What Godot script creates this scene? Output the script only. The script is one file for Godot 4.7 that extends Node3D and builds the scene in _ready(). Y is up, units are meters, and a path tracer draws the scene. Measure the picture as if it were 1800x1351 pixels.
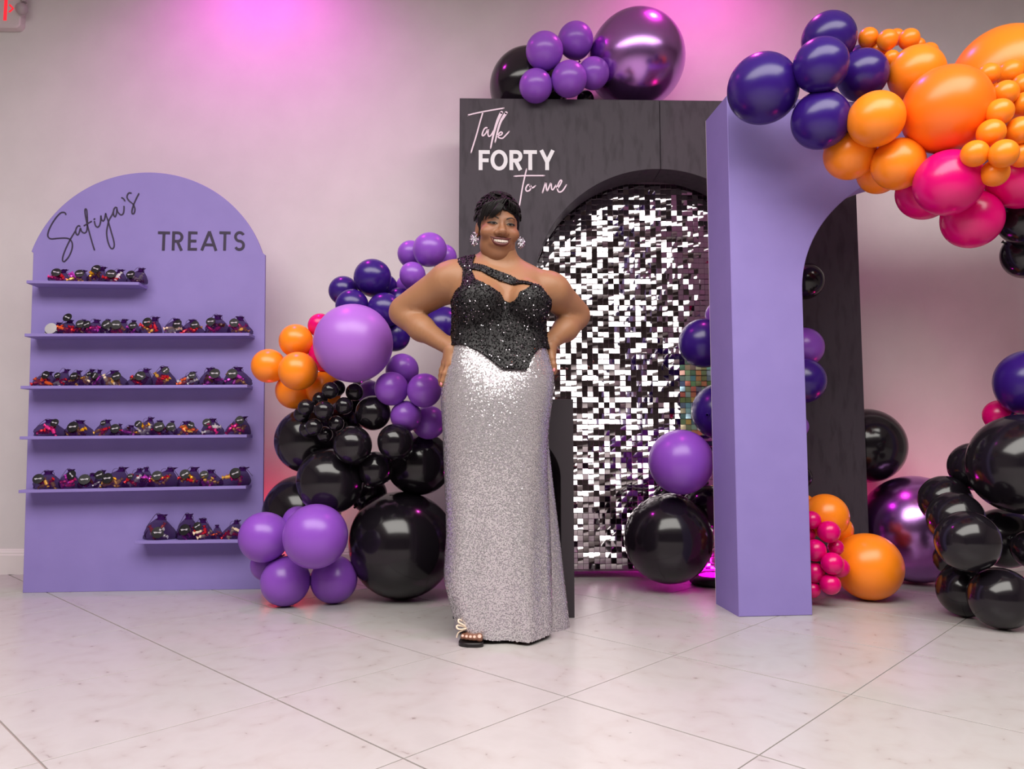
extends Node3D
# A birthday corner in a white hall: treat board, garlands of balloons, black panel with shimmer wall, lavender arch and a guest.
# y is up, metres; the wall behind everything runs along x at z = -4.42.

var M := {}
var rng := RandomNumberGenerator.new()
var used := {}

func _ready() -> void:
	rng.seed = 4040
	# ---- camera, sky, exposure, large lights
	var cam := Camera3D.new()
	cam.name = "camera"
	cam.position = Vector3(0, 0.743, 0)
	cam.rotation = Vector3(deg_to_rad(4.54), deg_to_rad(-1.25), 0)
	cam.fov = 2.0 * rad_to_deg(atan(675.5 / 1315.0))
	cam.near = 0.05
	cam.far = 60.0
	add_child(cam)
	var we := WorldEnvironment.new()
	we.name = "world_environment"
	var en := Environment.new()
	en.background_mode = Environment.BG_COLOR
	en.background_color = Color(0.05, 0.05, 0.055)
	en.tonemap_mode = Environment.TONE_MAPPER_LINEAR
	en.tonemap_exposure = 1.0
	en.sdfgi_enabled = true
	en.ssao_enabled = true
	en.ssil_enabled = true
	we.environment = en
	add_child(we)
	materials()
	lights()
	room()
	treat_board()
	treat_bags()
	black_panel()
	shimmer_wall()
	lavender_arch()
	arch_stand()
	balloons()
	exit_sign()
	person()

# ------------------------------------------------------------------ naming
func numbered(called: String) -> String:
	if not used.has(called):
		used[called] = 0
		return called
	used[called] += 1
	return "%s_%03d" % [called, used[called]]

func tag(o: Node, label: String, category: String, group := "", kind := "") -> void:
	if label != "": o.set_meta("label", label)
	if category != "": o.set_meta("category", category)
	if group != "": o.set_meta("group", group)
	if kind != "": o.set_meta("kind", kind)

func thing(called: String, label: String, category: String, at := Vector3.ZERO, turn := 0.0, group := "") -> Node3D:
	var o := Node3D.new()
	o.name = numbered(called)
	add_child(o)
	o.position = at
	o.rotation.y = turn
	tag(o, label, category, group)
	return o

func obj(called: String, mesh: Mesh, mat: Material, parent: Node, at := Vector3.ZERO) -> MeshInstance3D:
	var o := MeshInstance3D.new()
	o.name = called
	o.mesh = mesh
	o.material_override = mat
	o.position = at
	parent.add_child(o, true)
	return o

func struct(called: String, mesh: Mesh, mat: Material, label := "") -> MeshInstance3D:
	var o := obj(numbered(called), mesh, mat, self)
	tag(o, label, "", "", "structure")
	return o

# ------------------------------------------------------------------ mesh building (triangles are given anticlockwise, seen from outside)
class Mb:
	var V := PackedVector3Array()
	var N := PackedVector3Array()
	var U := PackedVector2Array()
	var C := PackedColorArray()
	var I := PackedInt32Array()
	func v(p: Vector3, n := Vector3.ZERO, uv := Vector2.ZERO) -> int:
		V.append(p); N.append(n); U.append(uv)
		return V.size() - 1
	func tri(a: int, b: int, c: int) -> void:
		I.append(a); I.append(c); I.append(b)
	func quad(a: Vector3, b: Vector3, c: Vector3, d: Vector3) -> void:
		var n := (b - a).cross(c - a)
		if n.length_squared() < 1e-18: n = (c - a).cross(d - a)
		n = n.normalized()
		var i := v(a, n, Vector2(0, 0))
		v(b, n, Vector2(1, 0)); v(c, n, Vector2(1, 1)); v(d, n, Vector2(0, 1))
		tri(i, i + 1, i + 2); tri(i, i + 2, i + 3)
	func flat(a: Vector3, b: Vector3, c: Vector3) -> void:
		var n := (b - a).cross(c - a).normalized()
		var i := v(a, n); v(b, n); v(c, n)
		tri(i, i + 1, i + 2)
	func smooth(from := 0, from_i := 0) -> void:
		for k in range(from, V.size()): N[k] = Vector3.ZERO
		for k in range(from_i, I.size(), 3):
			var a := I[k]; var b := I[k + 2]; var c := I[k + 1]
			var n := (V[b] - V[a]).cross(V[c] - V[a])
			N[a] += n; N[b] += n; N[c] += n
		for k in range(from, V.size()): N[k] = N[k].normalized()
	# rows of points (each row the same count); joined smoothly; wrap closes each row
	func loft(rows: Array, wrap := true, caps := false) -> void:
		var b0 := V.size(); var i0 := I.size()
		var m: int = rows[0].size()
		for r in rows.size():
			for k in m: v(rows[r][k], Vector3.ZERO, Vector2(float(k) / m, float(r) / maxf(1, rows.size() - 1)))
		for r in rows.size() - 1:
			for k in (m if wrap else m - 1):
				var a := b0 + r * m + k; var b := b0 + r * m + (k + 1) % m
				tri(a, b, b + m); tri(a, b + m, a + m)
		smooth(b0, i0)
		if caps:
			for e in 2:
				var row: Array = rows[0] if e == 0 else rows[-1]
				var c := Vector3.ZERO
				for p in row: c += p
				c /= m
				for k in m:
					if e == 0: flat(c, row[(k + 1) % m], row[k])
					else: flat(c, row[k], row[(k + 1) % m])
	func tube(path: Array, r0: float, r1: float, sides := 6, mid := -1.0) -> void:
		var rows := []
		var side := Vector3(0.31, 0.87, 0.38)
		for k in path.size():
			var d: Vector3 = (path[mini(k + 1, path.size() - 1)] - path[maxi(k - 1, 0)]).normalized()
			if absf(side.dot(d)) > 0.97: side = Vector3(0.9, 0.1, -0.4)
			side = (side - d * side.dot(d)).normalized()
			var up := d.cross(side)
			var t := float(k) / maxf(1, path.size() - 1)
			var r := lerpf(r0, r1, t)
			if mid > 0.0: r = lerpf(r0, mid, t * 2) if t < 0.5 else lerpf(mid, r1, t * 2 - 1)
			var row := []
			for s in sides: row.append(path[k] + (side * cos(TAU * s / sides) + up * sin(TAU * s / sides)) * r)
			rows.append(row)
		loft(rows, true, true)
	func ball(c: Vector3, r: Vector3, us := 16, vs := 10) -> void:
		var rows := []
		for j in vs + 1:
			var t := PI * j / vs
			var row := []
			for k in us: row.append(c + Vector3(cos(TAU * k / us) * sin(t) * r.x, -cos(t) * r.y, -sin(TAU * k / us) * sin(t) * r.z))
			rows.append(row)
		loft(rows)
	# box with chamfered edges
	func box(c: Vector3, s: Vector3, e := 0.0) -> void:
		var h := s * 0.5
		if e <= 0.0:
			var p := []
			for k in 8: p.append(c + Vector3(h.x * (1 if k & 1 else -1), h.y * (1 if k & 2 else -1), h.z * (1 if k & 4 else -1)))
			quad(p[4], p[5], p[7], p[6]); quad(p[1], p[0], p[2], p[3]); quad(p[5], p[1], p[3], p[7])
			quad(p[0], p[4], p[6], p[2]); quad(p[6], p[7], p[3], p[2]); quad(p[0], p[1], p[5], p[4])
			return
		for ax in 3:
			for sg in [-1.0, 1.0]:
				var n := Vector3.ZERO; n[ax] = sg
				var u := Vector3.ZERO; u[(ax + 1) % 3] = 1
				var w := n.cross(u)
				var hu := h[(ax + 1) % 3] - e
				var hw := h[(ax + 2) % 3] - e
				var o := c + n * h[ax]
				quad(o - u * hu - w * hw, o + u * hu - w * hw, o + u * hu + w * hw, o - u * hu + w * hw)
		for ax in 3:
			var b := (ax + 1) % 3; var d := (ax + 2) % 3
			for sb in [-1.0, 1.0]:
				for sd in [-1.0, 1.0]:
					var l := Vector3.ZERO; l[ax] = h[ax] - e
					var p := Vector3.ZERO; p[b] = sb * h[b]; p[d] = sd * (h[d] - e)
					var q := Vector3.ZERO; q[b] = sb * (h[b] - e); q[d] = sd * h[d]
					if sb * sd > 0: quad(c + p - l, c + q - l, c + q + l, c + p + l)
					else: quad(c + q - l, c + p - l, c + p + l, c + q + l)
		for k in 8:
			var s3 := Vector3(1 if k & 1 else -1, 1 if k & 2 else -1, 1 if k & 4 else -1)
			var i := h - Vector3(e, e, e)
			var a := c + s3 * Vector3(h.x, i.y, i.z); var b2 := c + s3 * Vector3(i.x, h.y, i.z); var d2 := c + s3 * Vector3(i.x, i.y, h.z)
			if s3.x * s3.y * s3.z > 0: flat(a, b2, d2)
			else: flat(a, d2, b2)
	# outline (anticlockwise seen from +z) pushed from z0 to z1, front edge chamfered
	func extrude(poly: PackedVector2Array, z0: float, z1: float, e := 0.0) -> void:
		var n := poly.size()
		var ins := PackedVector2Array()
		for k in n:
			var d0 := (poly[k] - poly[(k - 1 + n) % n]).normalized()
			var d1 := (poly[(k + 1) % n] - poly[k]).normalized()
			var m := (Vector2(-d0.y, d0.x) + Vector2(-d1.y, d1.x))
			m = m.normalized() / maxf(0.35, m.normalized().dot(Vector2(-d1.y, d1.x)))
			ins.append(poly[k] + m * e)
		var t := Geometry2D.triangulate_polygon(ins)
		for k in range(0, t.size(), 3):
			var a := ins[t[k]]; var b := ins[t[k + 1]]; var c := ins[t[k + 2]]
			if (b - a).cross(c - a) < 0:
				var x := b; b = c; c = x
			flat(Vector3(a.x, a.y, z1), Vector3(b.x, b.y, z1), Vector3(c.x, c.y, z1))
			flat(Vector3(a.x, a.y, z0), Vector3(c.x, c.y, z0), Vector3(b.x, b.y, z0))
		for k in n:
			var a := poly[k]; var b := poly[(k + 1) % n]
			var p := ins[k]; var q := ins[(k + 1) % n]
			quad(Vector3(a.x, a.y, z0), Vector3(b.x, b.y, z0), Vector3(b.x, b.y, z1 - e), Vector3(a.x, a.y, z1 - e))
			if e > 0: quad(Vector3(a.x, a.y, z1 - e), Vector3(b.x, b.y, z1 - e), Vector3(q.x, q.y, z1), Vector3(p.x, p.y, z1))
	# a drawn line of the given widths (start, end), raised from z0 to z1
	func ribbon(pts: Array, w0: float, w1: float, z0: float, z1: float, round_ends := true) -> void:
		var n := pts.size()
		var l := []; var r := []
		for k in n:
			var d: Vector2 = (pts[mini(k + 1, n - 1)] - pts[maxi(k - 1, 0)]).normalized()
			var w := lerpf(w0, w1, float(k) / maxf(1, n - 1)) * 0.5
			var s := Vector2(-d.y, d.x) * w
			l.append(pts[k] + s); r.append(pts[k] - s)
		var outline := PackedVector2Array()
		for k in n: outline.append(r[k])
		for k in n - 1:
			quad(Vector3(r[k].x, r[k].y, z1), Vector3(r[k + 1].x, r[k + 1].y, z1), Vector3(l[k + 1].x, l[k + 1].y, z1), Vector3(l[k].x, l[k].y, z1))
			quad(Vector3(r[k].x, r[k].y, z0), Vector3(r[k + 1].x, r[k + 1].y, z0), Vector3(r[k + 1].x, r[k + 1].y, z1), Vector3(r[k].x, r[k].y, z1))
			quad(Vector3(l[k + 1].x, l[k + 1].y, z0), Vector3(l[k].x, l[k].y, z0), Vector3(l[k].x, l[k].y, z1), Vector3(l[k + 1].x, l[k + 1].y, z1))
		if round_ends:
			for e in 2:
				var c: Vector2 = pts[0] if e == 0 else pts[n - 1]
				var rr := (w0 if e == 0 else w1) * 0.5
				for s in 8:
					var a := TAU * s / 8; var b := TAU * (s + 1) / 8
					flat(Vector3(c.x, c.y, z1), Vector3(c.x + cos(a) * rr, c.y + sin(a) * rr, z1), Vector3(c.x + cos(b) * rr, c.y + sin(b) * rr, z1))
		else:
			quad(Vector3(l[0].x, l[0].y, z0), Vector3(r[0].x, r[0].y, z0), Vector3(r[0].x, r[0].y, z1), Vector3(l[0].x, l[0].y, z1))
			quad(Vector3(r[n - 1].x, r[n - 1].y, z0), Vector3(l[n - 1].x, l[n - 1].y, z0), Vector3(l[n - 1].x, l[n - 1].y, z1), Vector3(r[n - 1].x, r[n - 1].y, z1))
	func done() -> ArrayMesh:
		var arr := []
		arr.resize(Mesh.ARRAY_MAX)
		arr[Mesh.ARRAY_VERTEX] = V
		arr[Mesh.ARRAY_NORMAL] = N
		arr[Mesh.ARRAY_TEX_UV] = U
		if C.size() == V.size() and C.size() > 0: arr[Mesh.ARRAY_COLOR] = C
		arr[Mesh.ARRAY_INDEX] = I
		var m := ArrayMesh.new()
		m.add_surface_from_arrays(Mesh.PRIMITIVE_TRIANGLES, arr)
		return m

func box_mesh(c: Vector3, s: Vector3, e := 0.0) -> ArrayMesh:
	var b := Mb.new()
	b.box(c, s, e)
	return b.done()

# a smooth curve through the points
func curve(pts: Array, steps := 6) -> Array:
	var out := []
	for k in pts.size() - 1:
		var a = pts[maxi(k - 1, 0)]; var b = pts[k]; var c = pts[k + 1]; var d = pts[mini(k + 2, pts.size() - 1)]
		for s in steps:
			var t := float(s) / steps
			out.append(0.5 * ((2.0 * b) + (c - a) * t + (2.0 * a - 5.0 * b + 4.0 * c - d) * t * t + (3.0 * b - a - 3.0 * c + d) * t * t * t))
	out.append(pts[-1])
	return out

# ------------------------------------------------------------------ materials
func srgb(r: float, g: float, b: float, a := 1.0) -> Color:
	return Color(r / 255.0, g / 255.0, b / 255.0, a)

func mat(called: String, c: Color, rough := 0.6, metal := 0.0, spec := 0.5) -> StandardMaterial3D:
	var m := StandardMaterial3D.new()
	m.resource_name = called
	m.albedo_color = c
	m.roughness = rough
	m.metallic = metal
	m.metallic_specular = spec
	M[called] = m
	return m

func noise_tex(freq: float, seed_: int, ramp: Gradient = null, size := 512, type := FastNoiseLite.TYPE_SIMPLEX_SMOOTH, fractal := FastNoiseLite.FRACTAL_FBM, warp := 0.0) -> NoiseTexture2D:
	var n := FastNoiseLite.new()
	n.noise_type = type
	n.seed = seed_
	n.frequency = freq
	n.fractal_type = fractal
	n.fractal_octaves = 4
	if warp > 0:
		n.domain_warp_enabled = true
		n.domain_warp_amplitude = warp
		n.domain_warp_frequency = freq * 1.5
	var t := NoiseTexture2D.new()
	t.width = size
	t.height = size
	t.seamless = true
	t.noise = n
	if ramp: t.color_ramp = ramp
	return t

func ramp(offsets: Array, colors: Array) -> Gradient:
	var g := Gradient.new()
	g.offsets = PackedFloat32Array(offsets)
	g.colors = PackedColorArray(colors)
	return g

func materials() -> void:
	var w := mat("wall_paint", srgb(222, 218, 217), 0.85, 0.0, 0.3)
	w.uv1_triplanar = true
	w.uv1_scale = Vector3(0.6, 0.6, 0.6)
	w.albedo_texture = noise_tex(0.01, 3, ramp([0.0, 1.0], [Color(0.97, 0.97, 0.97), Color(1, 1, 1)]))
	mat("ceiling_paint", srgb(222, 216, 214), 0.9)
	mat("side_wall", srgb(150, 138, 138), 0.85)
	mat("far_wall", srgb(74, 62, 62), 0.8)
	mat("trim_paint", srgb(232, 226, 224), 0.5)
	mat("grout", srgb(150, 136, 134), 0.8)
	for k in 4:
		var m := mat("marble_%d" % k, srgb(183, 180, 179), 0.34, 0.0, 0.5)
		m.albedo_texture = noise_tex(0.0042, 30 + k * 7, ramp([0.0, 0.45, 0.8, 0.89, 0.93, 0.962, 1.0], [srgb(247, 245, 244), srgb(253, 252, 251), srgb(247, 244, 242), srgb(243, 238, 236), srgb(232, 226, 224), srgb(196, 186, 183), srgb(176, 163, 160)]), 512, FastNoiseLite.TYPE_SIMPLEX_SMOOTH, FastNoiseLite.FRACTAL_RIDGED, 40.0)
		m.roughness_texture = noise_tex(0.02, 9 + k, ramp([0.0, 1.0], [Color(0.8, 0.8, 0.8), Color(1, 1, 1)]), 256)
	var l := mat("lavender_paint", srgb(142, 126, 192), 0.62, 0.0, 0.4)
	l.uv1_triplanar = true
	l.uv1_scale = Vector3(0.8, 0.8, 0.8)
	l.albedo_texture = noise_tex(0.012, 5, ramp([0.0, 1.0], [Color(0.965, 0.965, 0.975), Color(1, 1, 1)]))
	# black panel: thin paint brushed on plywood
	var bp := mat("black_brushed_paint", srgb(67, 60, 68), 0.62, 0.0, 0.4)
	bp.uv1_triplanar = true
	bp.uv1_scale = Vector3(1.3, 0.34, 1.3)
	bp.albedo_texture = noise_tex(0.013, 11, ramp([0.0, 0.33, 0.45, 0.6, 1.0], [Color(0.8, 0.79, 0.8), Color(0.92, 0.91, 0.92), Color(0.97, 0.965, 0.97), Color(1, 0.995, 1), Color(0.97, 0.965, 0.97)]), 1024, FastNoiseLite.TYPE_SIMPLEX_SMOOTH, FastNoiseLite.FRACTAL_FBM, 12.0)
	mat("stand_paint", srgb(58, 52, 57), 0.7, 0.0, 0.35)
	mat("ink_purple", srgb(46, 32, 62), 0.6)
	mat("lettering_pale_pink", srgb(232, 208, 224), 0.5)
	mat("lettering_white", srgb(226, 222, 228), 0.5)
	# balloons
	for e in [["purple", srgb(139, 77, 190), 0.3], ["lilac", srgb(163, 102, 200), 0.34], ["navy", srgb(48, 19, 112), 0.26], ["orange", srgb(255, 138, 26), 0.3], ["tangerine", srgb(255, 118, 22), 0.32], ["pink", srgb(222, 0, 112), 0.26], ["black", srgb(24, 20, 26), 0.16]]:
		var b := mat("latex_" + e[0], e[1], e[2], 0.0, 0.5)
		if e[0] != "black":
			b.backlight_enabled = true
			b.backlight = (e[1] as Color) * 0.22
	mat("latex_chrome", srgb(186, 132, 208), 0.24, 1.0)
	# shimmer wall
	mat("mirror_tile", srgb(204, 196, 202), 0.06, 1.0)
	var ho := mat("hologram_tile", Color(1, 1, 1), 0.25, 0.4)
	ho.vertex_color_use_as_albedo = true
	mat("shimmer_backing", srgb(128, 104, 120), 0.5)
	mat("fixture_black", srgb(22, 20, 22), 0.5)
	mat("white_plastic", srgb(216, 204, 206), 0.5)
	var pc := mat("clear_grey_plastic", srgb(168, 156, 160), 0.25)
	pc.clearcoat_enabled = true
	# treat bags
	var og := mat("organza", srgb(44, 8, 66, 0.56), 0.8, 0.0, 0.2)
	og.transparency = BaseMaterial3D.TRANSPARENCY_ALPHA
	mat("organza_gathered", srgb(48, 10, 74), 0.85, 0.0, 0.2)
	mat("cord", srgb(46, 18, 66), 0.6)
	mat("sticker_black", srgb(24, 21, 26), 0.5, 0.0, 0.35)
	mat("sticker_back", srgb(176, 172, 176), 0.45)
	mat("sticker_script", srgb(214, 208, 220), 0.5)
	for e in [["red", srgb(196, 22, 40)], ["pink", srgb(224, 40, 132)], ["gold", srgb(214, 160, 70)], ["yellow", srgb(236, 168, 24)], ["silver", srgb(206, 200, 206)], ["brown", srgb(70, 34, 30)], ["cream", srgb(232, 208, 178)], ["magenta", srgb(196, 60, 190)], ["orange", srgb(226, 92, 40)]]:
		mat("wrapper_" + e[0], e[1], 0.28, 0.35 if e[0] != "cream" else 0.0)
	# guest
	var sk := mat("skin", Color(1, 1, 1), 0.48, 0.0, 0.45)
	sk.vertex_color_use_as_albedo = true
	sk.subsurf_scatter_enabled = true
	sk.subsurf_scatter_strength = 0.06
	mat("hair", srgb(17, 12, 13), 0.5, 0.0, 0.35)
	mat("lash", srgb(16, 11, 12), 0.6)
	mat("brow", srgb(38, 24, 20), 0.7)
	mat("lip", srgb(98, 44, 42), 0.36)
	mat("mouth", srgb(52, 16, 16), 0.6)
	mat("tooth", srgb(214, 200, 190), 0.25)
	mat("eye_white", srgb(150, 138, 132), 0.25)
	mat("iris", srgb(30, 18, 14), 0.12)
	mat("nail", srgb(226, 140, 146), 0.25)
	mat("toe_nail", srgb(226, 176, 160), 0.25)
	mat("rhinestone", srgb(236, 232, 240), 0.08, 1.0)
	mat("bodice_cloth", srgb(20, 16, 20), 0.6)
	mat("bodice_sequin", srgb(11, 8, 11), 0.34, 0.0, 0.26)
	mat("bodice_spark", srgb(190, 180, 190), 0.1, 1.0)
	mat("skirt_cloth", srgb(176, 168, 176), 0.42, 0.4)
	mat("skirt_sequin", srgb(222, 217, 221), 0.24, 0.7)
	mat("sandal_black", srgb(20, 17, 18), 0.3)
	mat("sandal_cream", srgb(226, 206, 184), 0.4)

func glow(called: String, c: Color, e: float) -> StandardMaterial3D:
	var m := mat(called, Color(0.04, 0.04, 0.04), 0.5)
	m.emission_enabled = true
	m.emission = c
	m.emission_energy_multiplier = e
	return m

# ------------------------------------------------------------------ light
func lights() -> void:
	# broad luminous ceiling panel over the middle of the room
	var p := thing("ceiling_light", "wide flat white luminous panel hung from the ceiling above the photographer", "light", Vector3(0.0, 3.68, -0.2))
	obj("frame", box_mesh(Vector3(0, 0.035, 0), Vector3(6.5, 0.05, 3.3), 0.01), M.white_plastic, p)
	for x in [-2.6, 2.6]:
		for z in [-1.2, 1.2]: obj("hanger", box_mesh(Vector3(x, 0.24, z), Vector3(0.012, 0.37, 0.012)), M.white_plastic, p)
	obj("diffuser", box_mesh(Vector3(0, 0.0, 0), Vector3(6.4, 0.02, 3.2)), glow("panel_glow", Color(1.0, 0.965, 0.94), 1.0), p)
	var a := AreaLight3D.new()
	a.name = "panel_light"
	a.area_size = Vector2(6.3, 3.1)
	a.light_energy = PANEL
	a.light_color = Color(1.0, 0.985, 0.96)
	a.area_range = 14.0
	a.shadow_enabled = true
	a.rotation.x = -PI / 2
	a.position = Vector3(0, -0.02, 0)
	p.add_child(a)
	# magenta wall washers hung at the top of the wall, out of the picture
	washer(Vector3(-1.42, 4.05, -3.85), Vector3(-1.42, 1.2, -4.2), WASH_A, Color(1.0, 0.22, 0.94), 66.0, "magenta wall washer under the ceiling above the treat board")
	washer(Vector3(1.22, 4.05, -3.85), Vector3(1.25, 1.2, -4.2), WASH_B, Color(1.0, 0.3, 0.84), 68.0, "magenta wall washer under the ceiling above the black panel")
	# uplights on the floor behind the decor
	uplight(Vector3(1.17, 0, -4.02), Vector3(-0.1, 0.6, -0.75), 1.4, Color(1.0, 0.03, 0.85), "low black floor uplight glowing magenta behind the lavender column")
	uplight(Vector3(-1.22, 0, -4.28), Vector3(0.02, 1.0, -0.06), 0.32, Color(1.0, 0.16, 0.3), "low black floor uplight glowing red behind the balloon garland")
	uplight(Vector3(2.02, 0, -4.29), Vector3(0.22, 1.0, -0.03), 0.22, Color(1.0, 0.06, 0.5), "low black floor uplight glowing pink behind the black panel's right leg")
	uplight(Vector3(2.74, 0, -3.84), Vector3(-0.55, 1.0, -0.4), 0.3, Color(1.0, 0.06, 0.55), "low black floor uplight glowing pink behind the right stack of black balloons")

const PANEL := 40.5
const WASH_A := 1.8
const WASH_B := 1.5

func washer(at: Vector3, to: Vector3, energy: float, c: Color, cone: float, label: String) -> void:
	var o := thing("wall_washer", label, "light", at)
	var body := Mb.new()
	body.box(Vector3(0, 0.05, 0), Vector3(0.5, 0.07, 0.1), 0.012)
	obj("housing", body.done(), M.fixture_black, o)
	obj("bracket", box_mesh(Vector3(0, 0.11, 0), Vector3(0.04, 0.09, 0.04), 0.004), M.fixture_black, o)
	obj("lens", box_mesh(Vector3(0, 0.01, 0), Vector3(0.46, 0.016, 0.07), 0.003), glow("lens_glow_%d" % used.size(), c, 14.0), o)
	var s := SpotLight3D.new()
	s.name = "washer_light"
	s.light_color = c
	s.light_energy = energy
	s.light_size = 0.06
	s.spot_angle = cone
	s.spot_angle_attenuation = 0.9
	s.spot_range = 12.0
	s.spot_attenuation = 2.0
	s.shadow_enabled = true
	s.position = Vector3(0, -0.02, 0)
	o.add_child(s)
	s.look_at_from_position(at + Vector3(0, -0.02, 0), to, Vector3(1, 0, 0))

func uplight(at: Vector3, aim: Vector3, energy: float, c: Color, label: String) -> void:
	var o := thing("uplight", label, "light", at)
	var rows := []
	for e in [[0.0, 0.105], [0.012, 0.118], [0.03, 0.118], [0.042, 0.105], [0.05, 0.088], [0.046, 0.084]]:
		var row := []
		for k in 32: row.append(Vector3(cos(TAU * k / 32) * e[1] * 1.15, e[0], -sin(TAU * k / 32) * e[1]))
		rows.append(row)
	var b := Mb.new()
	b.loft(rows, true, true)
	obj("housing", b.done(), M.fixture_black, o)
	var g := Mb.new()
	g.ball(Vector3(0, 0.048, 0), Vector3(0.088, 0.008, 0.078), 24, 6)
	obj("lens", g.done(), glow("uplight_glow_%d" % used.size(), c, 2.5), o)
	var s := SpotLight3D.new()
	s.name = "uplight_lamp"
	s.light_color = c
	s.light_energy = energy
	s.light_size = 0.05
	s.spot_angle = 75.0
	s.spot_angle_attenuation = 0.9
	s.spot_range = 10.0
	s.spot_attenuation = 2.0
	s.shadow_enabled = true
	o.add_child(s)
	s.look_at_from_position(at + Vector3(0, 0.085, 0), at + Vector3(0, 0.085, 0) + aim, Vector3(1, 0, 0))

# ------------------------------------------------------------------ the room
const WALL_Z := -4.42

func room() -> void:
	var fl := struct("floor", box_mesh(Vector3(0, -0.104, 1.0), Vector3(13.0, 0.2, 12.4)), M.grout, "white marble-look tile floor laid diagonally with thin grey joints")
	tiles(fl)
	struct("wall_back", box_mesh(Vector3(0, 2.1, WALL_Z - 0.3), Vector3(13.0, 4.4, 0.6)), M.wall_paint, "plain white painted wall behind the balloons and panels")
	struct("wall_left", box_mesh(Vector3(-6.2, 2.1, 1.0), Vector3(0.4, 4.4, 12.0)), M.side_wall, "grey side wall left of the treat board, outside the picture")
	struct("wall_right", box_mesh(Vector3(6.2, 2.1, 1.0), Vector3(0.4, 4.4, 12.0)), M.side_wall, "grey side wall on the right, outside the picture")
	struct("wall_front", box_mesh(Vector3(0, 2.1, 6.6), Vector3(13.0, 4.4, 0.4)), M.far_wall, "dim taupe wall at the far end behind the photographer")
	struct("ceiling", box_mesh(Vector3(0, 4.25, 1.0), Vector3(13.0, 0.3, 12.4)), M.ceiling_paint, "flat white ceiling above the hall")
	# baseboard: tall board with a stepped top
	var prof := PackedVector2Array([Vector2(0, 0), Vector2(0.016, 0), Vector2(0.016, 0.108), Vector2(0.012, 0.114), Vector2(0.012, 0.122), Vector2(0.008, 0.132), Vector2(0.006, 0.14), Vector2(0, 0.142)])
	var b := Mb.new()
	for k in prof.size() - 1:
		var p := prof[k]; var q := prof[k + 1]
		b.quad(Vector3(-6, p.y, WALL_Z + p.x), Vector3(6, p.y, WALL_Z + p.x), Vector3(6, q.y, WALL_Z + q.x), Vector3(-6, q.y, WALL_Z + q.x))
	struct("baseboard_back", b.done(), M.trim_paint, "white stepped baseboard along the back wall")

func tiles(fl: Node3D) -> void:
	var s := 0.6
	var meshes := []
	for k in 4:
		var b := Mb.new()
		b.box(Vector3(0, -0.004, 0), Vector3(s - 0.0035, 0.008, s - 0.0035), 0.0005)
		for i in b.V.size(): b.U[i] = Vector2(b.V[i].x / s + 0.5, b.V[i].z / s + 0.5)
		meshes.append(b.done())
	var rest := []
	for i in range(-12, 15):
		for j in range(-14, 15):
			var u := -1.157 + s * i
			var v := 1.451 + 0.602 * j
			var p := Vector3((u + v) / sqrt(2.0), 0, (u - v) / sqrt(2.0))
			if p.z < -4.75 or p.z > 6.3 or absf(p.x) > 6.0: continue
			var turn := PI / 4 + PI / 2 * posmod(i * 7 + j * 3 + i * j, 4)
			var kind := posmod(i * 5 + j * 11 + (i * j) / 3, 4)
			var t := Transform3D(Basis(Vector3.UP, turn), p)
			if p.z < -1.1 and absf(p.x) < 1.2 - p.z * 0.85:
				var o := obj("tile", meshes[kind], M["marble_%d" % kind], fl)
				o.transform = t
			else: rest.append(t)
	var mm := MultiMesh.new()
	mm.transform_format = MultiMesh.TRANSFORM_3D
	mm.mesh = meshes[1]
	mm.instance_count = rest.size()
	for k in rest.size(): mm.set_instance_transform(k, rest[k])
	var mi := MultiMeshInstance3D.new()
	mi.name = "tile"
	mi.multimesh = mm
	mi.material_override = M.marble_1
	mi.set_meta("kind", "stuff")
	fl.add_child(mi, true)

# ------------------------------------------------------------------ lavender treat board
const BOARD_AT := Vector3(-2.367, 0, -3.87)
const BOARD_TURN := 0.0607
const SHELVES := [[0.0, 0.545, 1.563, 0.001], [0.004, 1.1, 1.293, 0.017], [-0.002, 1.097, 1.031, 0.013], [0.006, 1.102, 0.78, 0.011], [0.014, 1.104, 0.517, 0.016], [0.573, 1.105, 0.264, 0.0]]
const SHELF_NAMES := ["top", "second", "third", "fourth", "fifth", "bottom"]

func arc(c: Vector2, r: float, a0: float, a1: float, n: int) -> PackedVector2Array:
	var out := PackedVector2Array()
	for k in n + 1:
		var a := lerpf(a0, a1, float(k) / n)
		out.append(c + Vector2(cos(a), sin(a)) * r)
	return out

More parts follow.
